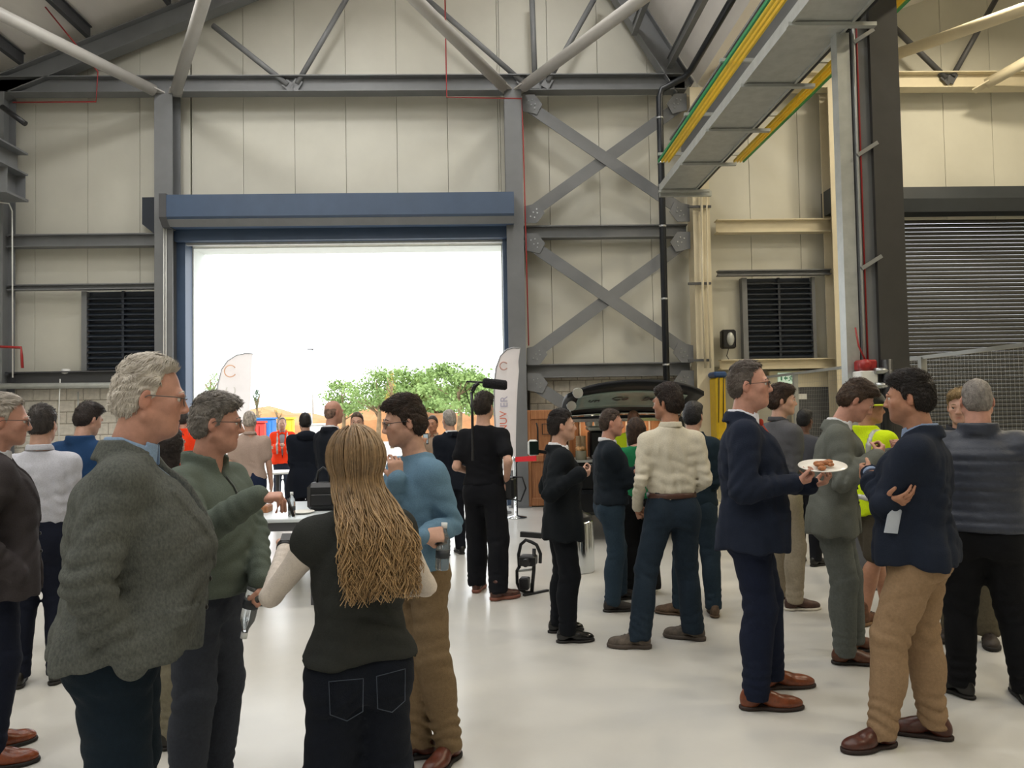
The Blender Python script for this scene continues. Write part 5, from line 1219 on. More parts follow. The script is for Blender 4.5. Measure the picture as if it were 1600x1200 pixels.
who('greysuit', stand(1308, 1030), (1330, 612), -92, 'man in light grey suit bowing his head to eat', H=1.83, skin='ruddy', build=1.05, hair='full', haircol='4e3b2b', hair2='2f231a', hairt=.011, tufts=2600, head=(8, -30, 0), lean=.085,
    arms={1: dict(W=wp(1368, 716, 4.72), P=(-.3, -.5, -1), F=(.7, .3, .6), N=(-.5, .5, .3), pose='grip'), -1: dict(w=(.04, .30, 1.28), pole=(.7, 0, -1), f=(-.2, .6, .6), n=(0, -.4, .8), pose='grip')},
    feet={('W', 1): (tuple(G_(1335, 1038)), -98), ('W', -1): (tuple(G_(1348, 1018)), -84)}, top=dict(kind='blazer', col='62655f', vee=(1.1, .085), pocket=True, hem=.80), shirt='d8d8da', legs=dict(col='5d615e'), shoes=dict(kind='loafer', col='5a3421', rough=.4, len=1.1))
who('helmet', stand(1366, 972), (1352, 614), -40, 'worker in black helmet and yellow hi-vis jacket with bare legs', hair='short', haircol='3a2b22', head=(-38, 0, 0), skin='tan', arms={1: 'fold_up', -1: 'crossA'}, feet={('W', 1): (tuple(G_(1360, 976)), -70), ('W', -1): (tuple(G_(1392, 965)), -60)},
    top=dict(kind='hivis', col='c9e21a', bands=[('h', .98), ('h', 1.14), ('v', .11)]), legs=dict(col='4d473c', shorts=True), shoes=dict(kind='boot', col='6a4630', sole='8a6a4a', rough=.7), eyes=False)
who('blazer', stand(1446, 1158), (1432, 582), 80, 'dark-haired man in navy blazer and tan chinos with folded arms', skin='tan', build=1.12, belly=.03, hair='full', haircol='1d1512', hairt=.010, tufts=4200, head=(4, -2, 0), beard=.45, lean=-.01,
    arms={-1: dict(W=wp(1362, 742, 3.92), P=(-.4, -.6, -1), F=(-.1, 1, .1), N=(.8, .1, 0), pose='relax'), 1: dict(W=wp(1378, 786, 3.66), P=(-.3, .5, -1), F=(.5, -.55, .15), N=(.3, .3, .6), pose='relax')},
    feet={('W', -1): (tuple(G_(1362, 1170)), 104), ('W', 1): (tuple(G_(1440, 1150)), 62)}, top=dict(kind='blazer', col='1c2331', vee=(1.12, .085), hem=.86, flare=.02), shirt='7d8da8', legs=dict(col='8f765b', folds=.010), shoes=dict(kind='oxford', col='4d281e', rough=.3, sole='241511', lace='2a1610'))
who('fair', stand(1516, 1003), (1496, 609), 172, 'fair-haired person in olive trousers behind the quilted jacket', skin='fair', hair='full', haircol='9c8258', hair2='6d5a3c', hairt=.008, head=(0, -4, 0), tufts=900, top=dict(kind='jacket', col='2a2d33'), legs=dict(col='5f5848'), shoes=dict(kind='boot', col='2f2620', rough=.6))
who('quilted', stand(1545, 1090), (1530, 592), 0, 'balding grey-haired man in navy quilted jacket seen from behind', skin='ruddy', build=1.22, belly=.03, hair='short', haircol='8d8781', hair2='5f5a56', hairt=.002, head=(8, -2, 0), eyes=False,
    arms={1: 'fold_up', -1: 'fold_up'}, feet={('W', -1): (tuple(G_(1488, 1082)), 20), ('W', 1): (tuple(G_(1600, 1092)), -20)}, top=dict(kind='gilet', name='quilted_jacket', mat=mat('quilted_navy', '2b313f', rough=.5, var=.06, vscale=40, bump=.25, bscale=50), hem=.93), legs=dict(col='0f1013'), shoes=dict(kind='oxford', col='0f0e0d'))
# ------------------------------------------------------------------ coffee car with raised tailgate
M_CAR = mat('black_car_paint', '0b0d11', rough=.32, var=0, spec=.35)
M_TRIM = mat('chrome_trim', 'cfd3d6', rough=.15, metal=1.0, var=0)
M_WOOD = mat('warm_plywood', 'b07a50', rough=.55, col2='8f5c38', var=.1, vscale=5, stretch=(9, 9, .6), bump=.1)
M_GLASSP = mat('pale_tailgate_glass', '7f918b', rough=.15, var=.05, spec=.6)
M_TYRE = mat('tyre_rubber', '131313', rough=.85, var=.05)
M_PAPER = mat('white_paper', 'e8e6df', rough=.8, var=.02)
car = empty('coffee_car', (1.74, 9.65, 0)); tag(car, 'black estate car with raised tailgate fitted out as a coffee bar', 'car')
CL = 3.55; hw = .80
side = [(0, .32), (.05, .95), (.10, 1.05), (.32, 1.55), (.55, 1.64), (2.2, 1.62), (2.75, 1.12), (3.4, 1.02), (CL, .85), (CL, .35), (3.3, .28), (.2, .28)]
def slabside(x0, x1, poly): return MB().prism(poly, (x0, 0, 0), (x1, 0, 0), (0, 1, 0), (0, 0, 1))
for sx in (-1, 1):
    slabside(sx*hw-.03*sx-.03, sx*hw-.03*sx+.03, [(.02, .3), (.05, 1.02), (2.7, 1.06), (3.4, 1.0), (CL, .85), (CL, .35), (3.3, .3)]).build('body_side', M_CAR, car)
    pil = MB(); pil.prism([(.05, 1.0), (.30, 1.54), (.52, 1.56), (.42, 1.0)], (sx*hw*.97-.03, 0, 0), (sx*hw*.97+.03, 0, 0), (0, 1, 0), (0, 0, 1)).build('rear_pillar', M_CAR, car)
    MB().prism([(.42, 1.04), (.52, 1.54), (2.1, 1.56), (2.62, 1.08)], (sx*hw*.95-.008, 0, 0), (sx*hw*.95+.008, 0, 0), (0, 1, 0), (0, 0, 1)).build('side_window', mat('dark_car_glass', '14181b', rough=.08, var=0), car)
    w = MB()
    for y in (.62, 2.85):
        t = MB().lathe([(.2, -.1), (.31, -.1), (.335, -.06), (.335, .06), (.31, .1), (.2, .1), (.18, .07), (.06, .05)], (0, 0, 0), 24); t.v = [(sx*.74+z*sx, y+x, .335+yy) for x, yy, z in t.v]; t.build('wheel', M_TYRE, car)
    MB().bevbox(sx*.74-.07, sx*.74+.07, -.03, .06, .72, .98, .02).build('tail_lamp', mat('red_lamp_lens', '5a0f12', rough=.15, var=0), car)
MB().prism([(.28, 1.54), (.30, 1.62), (.60, 1.66), (2.15, 1.63), (2.15, 1.59), (.6, 1.60)], (-hw*.97, 0, 0), (hw*.97, 0, 0), (0, 1, 0), (0, 0, 1)).build('roof', M_CAR, car)
MB().prism([(2.15, 1.60), (2.72, 1.10), (2.70, 1.06), (2.10, 1.57)], (-hw*.93, 0, 0), (hw*.93, 0, 0), (0, 1, 0), (0, 0, 1)).build('windscreen', mat('dark_car_glass', '14181b'), car)
MB().prism([(2.7, 1.05), (3.4, 1.0), (CL, .85), (CL, .4), (CL-.06, .4), (3.36, .95), (2.7, 1.0)], (-hw+.03, 0, 0), (hw-.03, 0, 0), (0, 1, 0), (0, 0, 1)).build('bonnet', M_CAR, car)
MB().bevbox(-hw, hw, -.10, .08, .34, .66, .05).build('rear_bumper', M_CAR, car)
MB().bevbox(-hw+.04, hw-.04, -.03, .03, .66, 1.00, .01).build('counter_front', M_CAR, car)
MB().box(-.70, .70, -.05, .55, 1.00, 1.03).build('counter', M_GALV, car)
MB().box(-.72, .72, .02, 3.2, .36, .40).build('floor_pan', M_BLACK, car)
MB().box(-.70, .70, .60, .63, 1.03, 1.58).build('back_lining', M_WOOD, car)
for i in range(9): MB().box(-.68+i*.155, -.68+i*.155+.02, .575, .60, 1.03, 1.57).build('lining_slat', mat('pale_lining', 'b9a089', rough=.6), car)
MB().box(-hw*.9, hw*.9, .30, .36, 1.50, 1.545).build('header_trim', M_TRIM, car)
# mirror seen from behind
mr = at(833, 700, 12.0); mx, my, mz = mr.x-1.74, 12.0-9.65, mr.z
MB().bevbox(mx-.085, mx+.09, my-.03, my+.07, mz-.13, mz+.13, .04).build('wing_mirror', mat('white_car_plastic', 'd8dad6', rough=.3, var=0), car)
MB().bevbox(mx-.06, mx+.085, my-.042, my-.03, mz-.105, mz+.105, .005).build('mirror_glass', mat('mirror_glass', '2f4038', rough=.05, metal=.6, var=0), car)
MB().bar((mx+.05, my, mz-.05), (-hw+.02, my, mz-.08), .05, .05).build('mirror_arm', M_CAR, car)
# tailgate as a curved double skin
def gate(v0, v1, u0, off, thick, n=14, mm=8):
    g = MB(); vs = []
    for lay in (0, 1):
        for i in range(mm+1):
            v = v0+(v1-v0)*i/mm
            for j in range(n+1):
                u = (-1+2*j/n)*u0; wv = .80+.02*math.sin(v*3)
                crn = 1-.10*abs(u)**6*(v > .5)*(v-.5)*2
                vs.append((u*wv, .22-1.02*v*crn, 1.655+.345*v*crn-.115*u*u*(.25+.75*v)+.03*math.sin(v*math.pi)-off-thick*lay))
    fs = []; W_ = n+1; O = (mm+1)*W_
    for i in range(mm):
        for j in range(n):
            a = i*W_+j; fs.append((a, a+1, a+W_+1, a+W_)); fs.append((O+a, O+a+W_, O+a+W_+1, O+a+1))
    for j in range(n): a = j; fs.append((a, O+a, O+a+1, a+1)); a = mm*W_+j; fs.append((a, a+1, O+a+1, O+a))
    for i in range(mm): a = i*W_; fs.append((a, a+W_, O+a+W_, O+a)); a = i*W_+n; fs.append((a, O+a, O+a+W_, a+W_))
    return g.add(vs, fs, True)
tg = gate(0, 1, 1, 0, .05).build('tailgate', mat('black_tailgate_trim', '0c0e13', rough=.55, var=0, spec=.25), car)
gate(.22, .74, .80, .052, .012).build('tailgate_window', M_GLASSP, tg)
gate(.0, .05, .9, .055, .02).build('tailgate_seal', M_TRIM, tg)
for sx in (-1, 1): MB().tube([(sx*.70, .28, 1.46), (sx*.72, -.25, 1.72)], .012, 8).build('gas_strut', M_TRIM, car)
for txt, u, sz in (('un', -.56, .15), ('Co', -.16, .17), ('Becci', .40, .17)):
    yy, zz = .22-1.02*.50, 1.655+.345*.50-.115*u*u*.6+.03-.068
    mw = Matrix.Translation((u*.8, yy, zz)) @ Matrix.Rotation(math.radians(90+72), 4, 'X')
    mw = Matrix.Translation((u*.8, yy, zz-.004)) @ Matrix(((1, 0, 0, 0), (0, -.947, .32, 0), (0, .32, .947, 0), (0, 0, 0, 1))) @ Matrix.Diagonal((1, -1, -1, 1)) @ Matrix.Diagonal((1, -1, 1, 1)) @ Matrix.Diagonal((1, 1, 1, 1))
    text_mesh('lettering', txt, sz, .002, M_BLACK, tg, mw, shear=.25)
for k, (px, py) in enumerate(((903, 614), (893, 634))):
    p = at(px, py, 8.75 if k == 0 else 9.3); q = Vector((p.x-1.74, p.y-9.65, p.z))
    l = MB().lathe([(.02, .06), (.05, .04), (.062, 0), (.058, -.004)], (0, 0, 0), 14); l.v = [(q.x+x, q.y+z, q.z+y) for x, y, z in l.v]; l.build('spot_lamp', M_TRIM, car)
    MB().tube([q+Vector((0, .05, 0)), q+Vector((.06, .12, -.02))], .012, 6).build('lamp_clamp', M_BLACK, car)
MB().box(-.5, .5, .38, .42, 1.535, 1.548).build('strip_lamp', mat('warm_strip', 'ffd9a6', var=0, emit=6.0), car)
_sl = area('car_strip_light', (1.74, 10.05, 1.53), 1.0, .05, 4, (1, .85, .65))
def cpos(px, py, dy): p = at(px, py, 9.65+dy); return Vector((p.x, 9.65+dy, p.z))
# goods on the counter
cm = empty('coffee_machine', (cpos(934, 716, .3).x+.08, 9.9, 1.03)); tag(cm, 'dark coffee machine with two white jugs on the car counter', 'coffee machine')
MB().bevbox(-.2, .2, -.12, .15, 0, .36, .03).build('body', M_BLACK, cm)
MB().bevbox(-.22, .22, -.16, .15, .36, .42, .02).build('top_tray', M_GALV, cm)
for x in (-.06, .06): MB().tube([(x, -.14, .24), (x, -.14, .15)], .03, 12).build('group_head', M_TRIM, cm)
MB().box(-.18, .18, -.19, -.1, .02, .05).build('drip_tray', M_GALV, cm)
M_CUP = mat('kraft_cup', 'b9a184', rough=.8, var=.05)
for k, (px, h) in enumerate(((905, 9), (911, 9))):
    q = cpos(px, 716, .12)
    for i in range(h):
        t = MB().lathe([(.030, 0), (.040, .05), (.042, .052), (.042, .056), (.037, .056)], (q.x, q.y, 1.03+i*.03), 14)
        tag(t.build('paper_cup', M_CUP), '%s kraft paper cup from the bottom of the %s stack on the car counter' % (('first', 'second', 'third', 'fourth', 'fifth', 'sixth', 'seventh', 'eighth', 'ninth')[i], 'left' if k == 0 else 'right'), 'cup', '%s stack of paper cups' % ('left' if k == 0 else 'right'))
for px, nm in ((920, 'nearer the cups'), (934, 'nearer the machine')):
    q = cpos(px, 664, .35); t = empty('milk_jug', (q.x, q.y, 1.45)); tag(t, 'white jug with black lid on top of the machine, ' + nm, 'jug')
    MB().lathe([(.045, 0), (.05, .06), (.04, .11)], (0, 0, 0), 14).build('jar', M_WHITE, t); MB().lathe([(.045, .11), (.045, .14), (.015, .16)], (0, 0, 0), 14).build('lid', M_BLACK, t)
q = cpos(908, 716, .02); t = empty('pastry_jar', (q.x, q.y, 1.03)); tag(t, 'glass jar of pastries at the front of the car counter', 'jar')
MB().lathe([(.07, 0), (.07, .11), (.075, .115)], (0, 0, 0), 18).build('jar', mat('jar_glass', '8f8a78', rough=.1, var=0), t)
for i in range(6): a = i*1.05; MB().sphere((.035*math.cos(a), .035*math.sin(a), .13+.015*(i % 2)), (.035, .03, .025), 10, 6).build('pastry', mat('pastry_crust', 'c99a68', rough=.7, var=.2, vscale=40), t)
# wooden door leaning by the column and red belt barrier
p0, p1 = at(822, 780, 13.3), at(880, 780, 13.3); ztop = at(830, 641, 13.3).z
wd = empty('wooden_board', (p0.x, 13.3, 0)); tag(wd, 'tall wooden menu board with black iron handle beside the door column', 'board'); ww = p1.x-p0.x
MB().bevbox(0, .10, -.03, .05, .0, ztop, .01).build('stile', M_WOOD, wd); MB().bevbox(ww-.1, ww, -.03, .05, .0, ztop, .01).build('stile', M_WOOD, wd)
for z0, z1 in ((ztop-.16, ztop), (.02, .16), (ztop*.5-.06, ztop*.5+.06)): MB().bevbox(.10, ww-.1, -.025, .045, z0, z1, .01).build('rail', M_WOOD, wd)
MB().box(.10, ww-.1, .0, .02, .16, ztop-.16).build('panel', M_WOOD, wd)
MB().tube([(.2, -.05, ztop-.22), (.22, -.06, ztop-.3), (.22, -.06, ztop-.62), (.2, -.05, ztop-.68)], .014, 8).build('handle', M_BLACK, wd)
MB().tube([(.3, -.03, ztop-.24), (.45, -.03, ztop-.24), (.45, -.03, ztop-.42), (.3, -.03, ztop-.42)], .01, 6, closed=True).build('slate_frame', M_BLACK, wd)
bp = at(806, 786, 12.0); bpz = at(806, 726, 12.0).z
bb = empty('belt_barrier', (bp.x, 12.0, 0)); tag(bb, 'chrome post with red belt stretched towards the coffee car', 'barrier')
MB().lathe([(.17, 0), (.17, .015), (.03, .04), (.03, bpz+.02), (.04, bpz+.03), (.04, bpz+.12), (.03, bpz+.13)], (0, 0, 0), 18).build('post', M_TRIM, bb)
pe = at(838, 716, 10.5)
M_BELT = mat('red_belt', 'c8101a', rough=.9, var=.03, spec=.1)
MB().bar((0, 0, bpz+.08), (pe.x-bp.x, pe.y-12.0, pe.z), .006, .075).build('belt', M_BELT, bb)
# stainless urn beside the suited man
u0 = G_(904, 893); u1 = at(904, 812, u0.y).z
ur = empty('steel_urn', (u0.x+.02, u0.y, 0)); tag(ur, 'tall stainless steel canister on the floor by the black suit', 'canister')
MB().lathe([(.14, 0), (.145, .02), (.145, u1-.03), (.13, u1)], (0, 0, 0), 24).build('body', M_TRIM, ur); MB().lathe([(.135, u1), (.12, u1+.05), (.05, u1+.08), (.03, u1+.1)], (0, 0, 0), 24).build('lid', M_BLACK, ur)
# camera gimbal rig standing on the floor
g0 = G_(826, 927); gr = empty('camera_rig', (g0.x, g0.y, 0), R_(-15)); tag(gr, 'black camera gimbal rig standing on the floor behind the black suit', 'camera rig')
k = 1980/(927-641)/1200*1.0; k = g0.y/1200
def rg(px, py): return Vector(((px-826)*k, 0, (927-py)*k))
MB().tube([rg(x, y) for x, y in ((812, 888), (811, 868), (815, 852), (823, 845), (832, 848), (840, 852), (846, 866), (845, 880))], .016, 8).build('frame_ring', M_BLACK, gr)
MB().tube([rg(x, y) for x, y in ((812, 886), (808, 893), (808, 912), (812, 922), (822, 926), (830, 925))], .015, 8).build('lower_arm', M_BLACK, gr)
MB().tube([rg(836, 858), rg(835, 890), rg(831, 925)], .017, 8).build('upright', M_BLACK, gr)
a_, b_ = rg(815, 836), rg(848, 838); MB().bar(a_, b_, .05, .045).build('handle', M_BLACK, gr)
c_ = rg(824, 876); MB().bevbox(c_.x-.06, c_.x+.09, -.07, .07, c_.z-.045, c_.z+.045, .012).build('camera', M_BLACK, gr)
ln = MB().lathe([(.03, 0), (.035, .05), (.033, .09)], (0, 0, 0), 14); ln.v = [(c_.x+.02+x, -.07-z, c_.z+y) for x, y, z in ln.v]; ln.build('lens', M_BLACK, gr)
c_ = rg(820, 911); MB().bevbox(c_.x-.045, c_.x+.045, -.05, .05, c_.z-.06, c_.z+.05, .012).build('motor', M_BLACK, gr)
MB().bar(rg(811, 893), rg(832, 890), .03, .02).build('plate', M_GALV, gr); MB().bar(Vector((-.02, -.12, .01)), Vector((.16, .1, .01)), .03, .018).build('foot', M_BLACK, gr)

# ------------------------------------------------------------------ tables
TZ = .76
ta = onz(384, 812, TZ); tb_ = onz(384, 785, TZ); tx1 = onz(492, 806, TZ).x
tt = empty('trestle_table', (0, 0, 0)); tag(tt, 'pale folding table with bottle and plate behind the green sweater', 'table')
MB().bevbox(ta.x-.25, tx1+.15, ta.y, tb_.y, TZ-.035, TZ, .008).build('tabletop', mat('pale_table', 'cfd6da', rough=.3, var=.03), tt)
MB().box(ta.x-.22, tx1+.12, ta.y+.02, ta.y+.06, TZ-.11, TZ-.035).build('apron', M_STEELD, tt)
for x in (ta.x+.1, tx1): 
    for y in (ta.y+.08, tb_.y-.08): MB().box(x-.02, x+.02, y-.02, y+.02, 0, TZ-.035).build('leg', M_STEELD, tt)
M_BOT = mat('clear_bottle', 'd7dde0', rough=.08, var=0, trans=.85); M_CAP = mat('bottle_cap', 'd9dcdc', rough=.4, var=0)
def bottle(p, label, tilt=None, h=.215, lab='2a2f35'):
    t = empty('water_bottle', p); tag(t, label, 'bottle')
    MB().lathe([(.028, 0), (.032, .008), (.032, .12), (.030, .14), (.014, .175), (.013, .19)], (0, 0, 0), 18).build('body', M_BOT, t)
    MB().lathe([(.0145, .19), (.0145, h)], (0, 0, 0), 14).build('cap', M_CAP, t); MB().lathe([(.0326, .055), (.0326, .09)], (0, 0, 0), 18).build('label', mat('bottle_label_'+lab, lab, rough=.5, var=.05), t)
    if tilt is not None: t.rotation_euler = tilt
    return t
def on_table(px, py): p = onz(px, py, TZ); return Vector((p.x, p.y, TZ))
bottle(on_table(456, 807), 'clear water bottle with dark label standing on the pale table')
q = on_table(462, 804); t = single('paper_plate', MB().lathe([(.05, 0), (.09, .004), (.12, .018), (.118, .02), (.088, .008)], q+Vector((.03, .08, 0)), 24), M_PAPER, 'white plate beside the bottle on the pale table', 'plate')
q = on_table(402, 800); t = empty('wooden_box', q); tag(t, 'small wooden tray on the pale table beside the green sweater', 'box')
MB().bevbox(-.14, .12, -.09, .09, 0, .06, .006).build('body', M_WOOD, t); MB().bevbox(-.13, .11, -.08, .08, .055, .065, .002).build('lid', M_WOOD, t)
q = on_table(497, 800); t = empty('camera_bag', q+Vector((.02, .15, 0))); tag(t, 'black bag with looped handle on the pale table', 'bag')
MB().bevbox(-.14, .14, -.1, .1, 0, .26, .04).build('body', M_BLACK, t); MB().tube([(-.06, 0, .25), (-.05, 0, .36), (.0, 0, .40), (.05, 0, .36), (.06, 0, .25)], .01, 8).build('handle', M_BLACK, t)
MB().bevbox(-.1, .1, -.115, -.1, .05, .16, .01).build('pocket', M_BLACK, t)
q = at(440, 736, 11.6); t = empty('high_table', (q.x-.06, 11.6, 0)); tag(t, 'round white standing table in front of the orange vest', 'table')
MB().lathe([(.3, q.z-.03), (.32, q.z-.015), (.3, q.z)], (0, 0, 0), 28).build('tabletop', M_WHITE, t); MB().lathe([(.22, 0), (.22, .02), (.03, .04), (.03, q.z-.03)], (0, 0, 0), 18).build('pedestal', M_STEELD, t)

# ------------------------------------------------------------------ things held in hands
def W_of(key, p): m_ = PEOPLE[key]['root']; c, s_ = math.cos(m_.rotation_euler[2]), math.sin(m_.rotation_euler[2]); return Vector((c*p[0]-s_*p[1]+m_.location.x, s_*p[0]+c*p[1]+m_.location.y, p[2]+m_.location.z))
def palm(key, sg, a=.085, c=.035, b=0.0):
    P_ = PEOPLE[key]; j = P_['J'][sg]; n = nrm(j['n']-j['f']*(j['n'] @ j['f'])); u = np.cross(j['f'], n)*sg
    return W_of(key, j['w']+(j['f']*a+n*c+u*b)*P_['s'])
p = palm('bluesweater', -1, .09, .035); bottle(p-Vector((.0, 0, .15)), 'half-full water bottle hanging from the blue sweater man\'s hand', (0, R_(4), 0))
p = palm('green', -1, .085, .035); bottle(p+Vector((0, 0, .06)), 'water bottle held upside down beside the grey trousers', (R_(178), R_(12), 0))
p = palm('plateman', 1, .10, .045)
pl = empty('dinner_plate', p+Vector((.10, .02, .012))); pl.rotation_euler = (R_(11), R_(-3), 0); tag(pl, 'white plate of fried food held by the man in navy suit', 'plate')
MB().lathe([(.06, 0), (.075, .004), (.118, .016), (.128, .020), (.126, .024), (.072, .010), (.01, .009)], (0, 0, 0), 32).build('plate', mat('white_china', 'ece9e2', rough=.2, var=0), pl)
rf = random.Random(3)
for i in range(9):
    a = rf.uniform(0, 6.28); r = rf.uniform(.01, .062)
    tag(MB().sphere((r*math.cos(a)-.015, r*math.sin(a), .024+.006*(i % 3)), (rf.uniform(.018, .032), rf.uniform(.014, .02), rf.uniform(.010, .016)), 10, 7).build('food_piece', mat('fried_crust', 'a8693c', rough=.6, var=.25, vscale=60, bump=.5, bscale=90), pl))
p = palm('blazer', 1, .09, .02)
pp = p+Vector((-.05, -.01, -.09)); t = empty('folded_paper', pp); tag(t, 'folded white sheet held under the navy blazer man\'s arm', 'paper')
MB().add([(-.045, 0, -.075), (.03, .02, -.085), (.06, .03, .02), (.05, .02, .07), (-.03, -.01, .01), (-.045, .004, -.075), (.03, .024, -.085), (.06, .034, .02), (.05, .024, .07), (-.03, -.006, .01)], [(0, 1, 2, 3, 4), (9, 8, 7, 6, 5), (0, 5, 6, 1), (1, 6, 7, 2), (2, 7, 8, 3), (3, 8, 9, 4), (4, 9, 5, 0)]).build('sheet', mat('pale_blue_paper', 'b4bdcb', rough=.8, var=.02), t)
t.parent = None
p = palm('suitwatch', 1, .115, .03); single('small_device', MB().bevbox(p.x-.012, p.x+.012, p.y-.012, p.y+.012, p.z-.02, p.z+.035, .005), M_BLACK, 'small black object pinched by the suited man', 'device')
p = palm('green', 1, .12, .035); single('pen', MB().tube([p+Vector((0, 0, .02)), p+Vector((.025, -.01, -.05))], .006, 8), M_BLACK, 'short black pen in the green sweater man\'s raised hand', 'pen')
p = palm('phoneman', 1, .08, .03); t = empty('mobile_phone', p); tag(t, 'phone with glowing screen held up in the doorway', 'phone'); MB().bevbox(-.037, .037, -.006, .006, -.07, .08, .004).build('case', M_BLACK, t); MB().box(-.03, .03, -.0075, -.006, -.055, .065).build('screen', mat('phone_screen', '9fb0b8', rough=.1, var=0, emit=.3), t)
p = palm('blonde', -1, .02, .0); w0 = PEOPLE['blonde']
jw_ = w0['J'][-1]; fa_ = nrm(jw_['w']-jw_['e']); 
MB().tube([jw_['w']-fa_*.004, jw_['w']+fa_*.020], [.033, .033], 14).build('watch_strap', M_BLACK, w0['root'])
MB().obox(jw_['w']+fa_*.008+V(0, -.0, .033), fa_*.019, nrm(np.cross(fa_, V(0, 0, 1)))*.017, (0, 0, .006)).build('watch_face', M_BLACK, w0['root'])
# boom microphone on the cameraman's rig
bm0 = at(741, 625, 6.7); bt_ = empty('boom_microphone', bm0); tag(bt_, 'black furry microphone on a stand above the cameraman', 'microphone')
def bq(px, py, Y=6.7): return at(px, py, Y)-bm0
MB().tube([bq(739, 720), bq(738, 645), bq(737, 612)], .012, 8).build('pole', M_BLACK, bt_)
MB().tube([bq(738, 612), bq(742, 603), bq(748, 598)], .018, 8).build('swivel', M_BLACK, bt_)
MB().tube([bq(729, 596), bq(748, 597), bq(757, 598)], .008, 8).build('mount_arm', M_BLACK, bt_)
M_FUR = mat('black_windshield_fur', '14151a', rough=.95, var=.1, vscale=120, bump=.9, bscale=90)
MB().tube([bq(754, 598), bq(756, 598), bq(772, 600), bq(790, 602), bq(792.5, 602)], [.026, .042, .045, .043, .03], 16).build('windshield', M_FUR, bt_)
MB().tube([bq(729, 596), bq(726, 604), bq(730, 618), bq(737, 640)], .004, 6).build('cable', M_BLACK, bt_)
# belt pouch with cable on the cameraman
cmn = PEOPLE['cameraman']; q = cmn['B']((.20, .04, .93)); MB().bevbox(q[0]-.04, q[0]+.07, q[1]-.08, q[1]+.08, q[2]-.1, q[2]+.1, .02).build('belt_pouch', M_BLACK, cmn['root'])
MB().tube([q+V(.05, 0, .1), q+V(.14, 0, .1), q+V(.17, 0, 0), q+V(.12, 0, -.12), q+V(.04, 0, -.1)], .008, 6).build('pouch_cable', M_BLACK, cmn['root'])
# black helmet
hm_ = PEOPLE['helmet']; g = Grid.uniform(hm_['hc']-V(.17, .19, .06), hm_['hc']+V(.17, .19, .2), .008); hs_ = hm_['hs']; RHm = hm_['RH']
g.ell(hm_['Hd']((0, -.01, .045)), V(.105, .128, .105)*hs_, 0, M=RHm); g.ell(hm_['Hd']((0, .10, .045)), V(.08, .06, .014)*hs_, .02, M=RHm)
for x in (-.04, 0, .04): g.cone(hm_['Hd']((x, .05, .135)), hm_['Hd']((x, -.09, .115)), .012*hs_, .012*hs_, .01)
hz = hm_['Hd']((0, 0, .028))[2]; g.fn(g.xs[[0]].tolist()+[g.ys[0], g.zs[0]], [g.xs[-1], g.ys[-1], g.zs[-1]], lambda X, Y, Z: hz-Z+0*X+0*Y, .004, 'i'); v, Q = g.mesh(1)
mesh_np('helmet', v, Q, mat('black_helmet', '14171a', rough=.3, var=0, coat=.4), hm_['root'])
MB().tube([hm_['Hd']((.112*math.sin(a), -.01+.134*math.cos(a), .022)) for a in np.linspace(0, 6.28, 25)[:-1]], .008*hs_, 6, closed=True).build('helmet_rim', mat('helmet_yellow', 'c9d820', rough=.5, var=0), hm_['root'])
# hood of the black coat
hb_ = PEOPLE['blackcoat']; MB().sphere(hb_['B']((0, -.10, 1.47)), (.13, .08, .07), 16, 10).build('hood', fabric('cloth_161b26_coat', '161b26'), hb_['root'])

# ------------------------------------------------------------------ long blonde hair and cream sleeves
B_ = PEOPLE['blonde']; rh = np.random.default_rng(5)
hv, hq, hcx = [], [], []
Hd_, RHb, hcb, sb_ = B_['Hd'], B_['RH'], B_['hc'], B_['s']
NS, NP_, NR = 1100, 20, 3
for i in range(NS):
    th = rh.uniform(-math.pi*.64, math.pi*.64); el = rh.uniform(-.3, 1.5)
    d0 = V(math.sin(th)*math.cos(el), -math.cos(th)*math.cos(el), math.sin(el))
    ln = rh.uniform(.27, .40)*(.86 if abs(th) > 1.9 else 1.0); lk = math.floor(th*9)*2.4+math.floor(el*3)*1.7; ph1, ph2 = lk+rh.normal(0, .35), lk*1.3+rh.normal(0, .35); lay = rh.uniform(.0, .022); wl = rh.uniform(.11, .135)
    pts = []; zc = hcb[2]-.055
    nA = 8
    for k in range(nA):
        e = el+( -.55-el)*(k/(nA-1)); q = V(math.sin(th)*math.cos(e)*(.088+lay), -.012-math.cos(th)*math.cos(e)*(.108+lay), .032+math.sin(e)*(.105+lay)); pts.append(hcb+RHb @ q*sb_)
    base = pts[-1]; sp = RHb @ V(math.sin(th), -math.cos(th), 0)
    tgt = V(base[0]+.03+ (sp[0])*.03*rh.uniform(.3, 1.6), min(base[1]-.01, -.158+.02*sp[1]-lay*1.2), base[2])
    if sp[1] > .25: tgt[1] = max(base[1]*.6, -.02)-.02; tgt[0] = base[0]+sp[0]*.10
    for k in range(1, NP_-nA+1):
        t = k/(NP_-nA); z = base[2]-ln*t; bl = min(1, t*1.25); bl = bl*bl*(3-2*bl)
        am = .001+.017*t**1.3
        x = base[0]+(tgt[0]-base[0])*bl+am*math.sin(ln*t/wl*6.28+ph1); y = base[1]+(tgt[1]-base[1])*bl+am*.7*math.sin(ln*t/wl*6.28+ph2)
        pts.append(V(x, y, z))
    rad = [(.0042-.0026*(k/(NP_-1))**2)*sb_ for k in range(NP_)]
    m_ = MB().tube(pts, rad, NR, cap=False); o = len(hv); hv += m_.v; hq += [tuple(a+o for a in f) for f in m_.f]
    sh = rh.uniform(.72, 1.25)
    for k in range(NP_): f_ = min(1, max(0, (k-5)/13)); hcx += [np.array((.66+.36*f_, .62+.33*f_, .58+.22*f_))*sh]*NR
hv, hq = np.array(hv), np.array(hq)
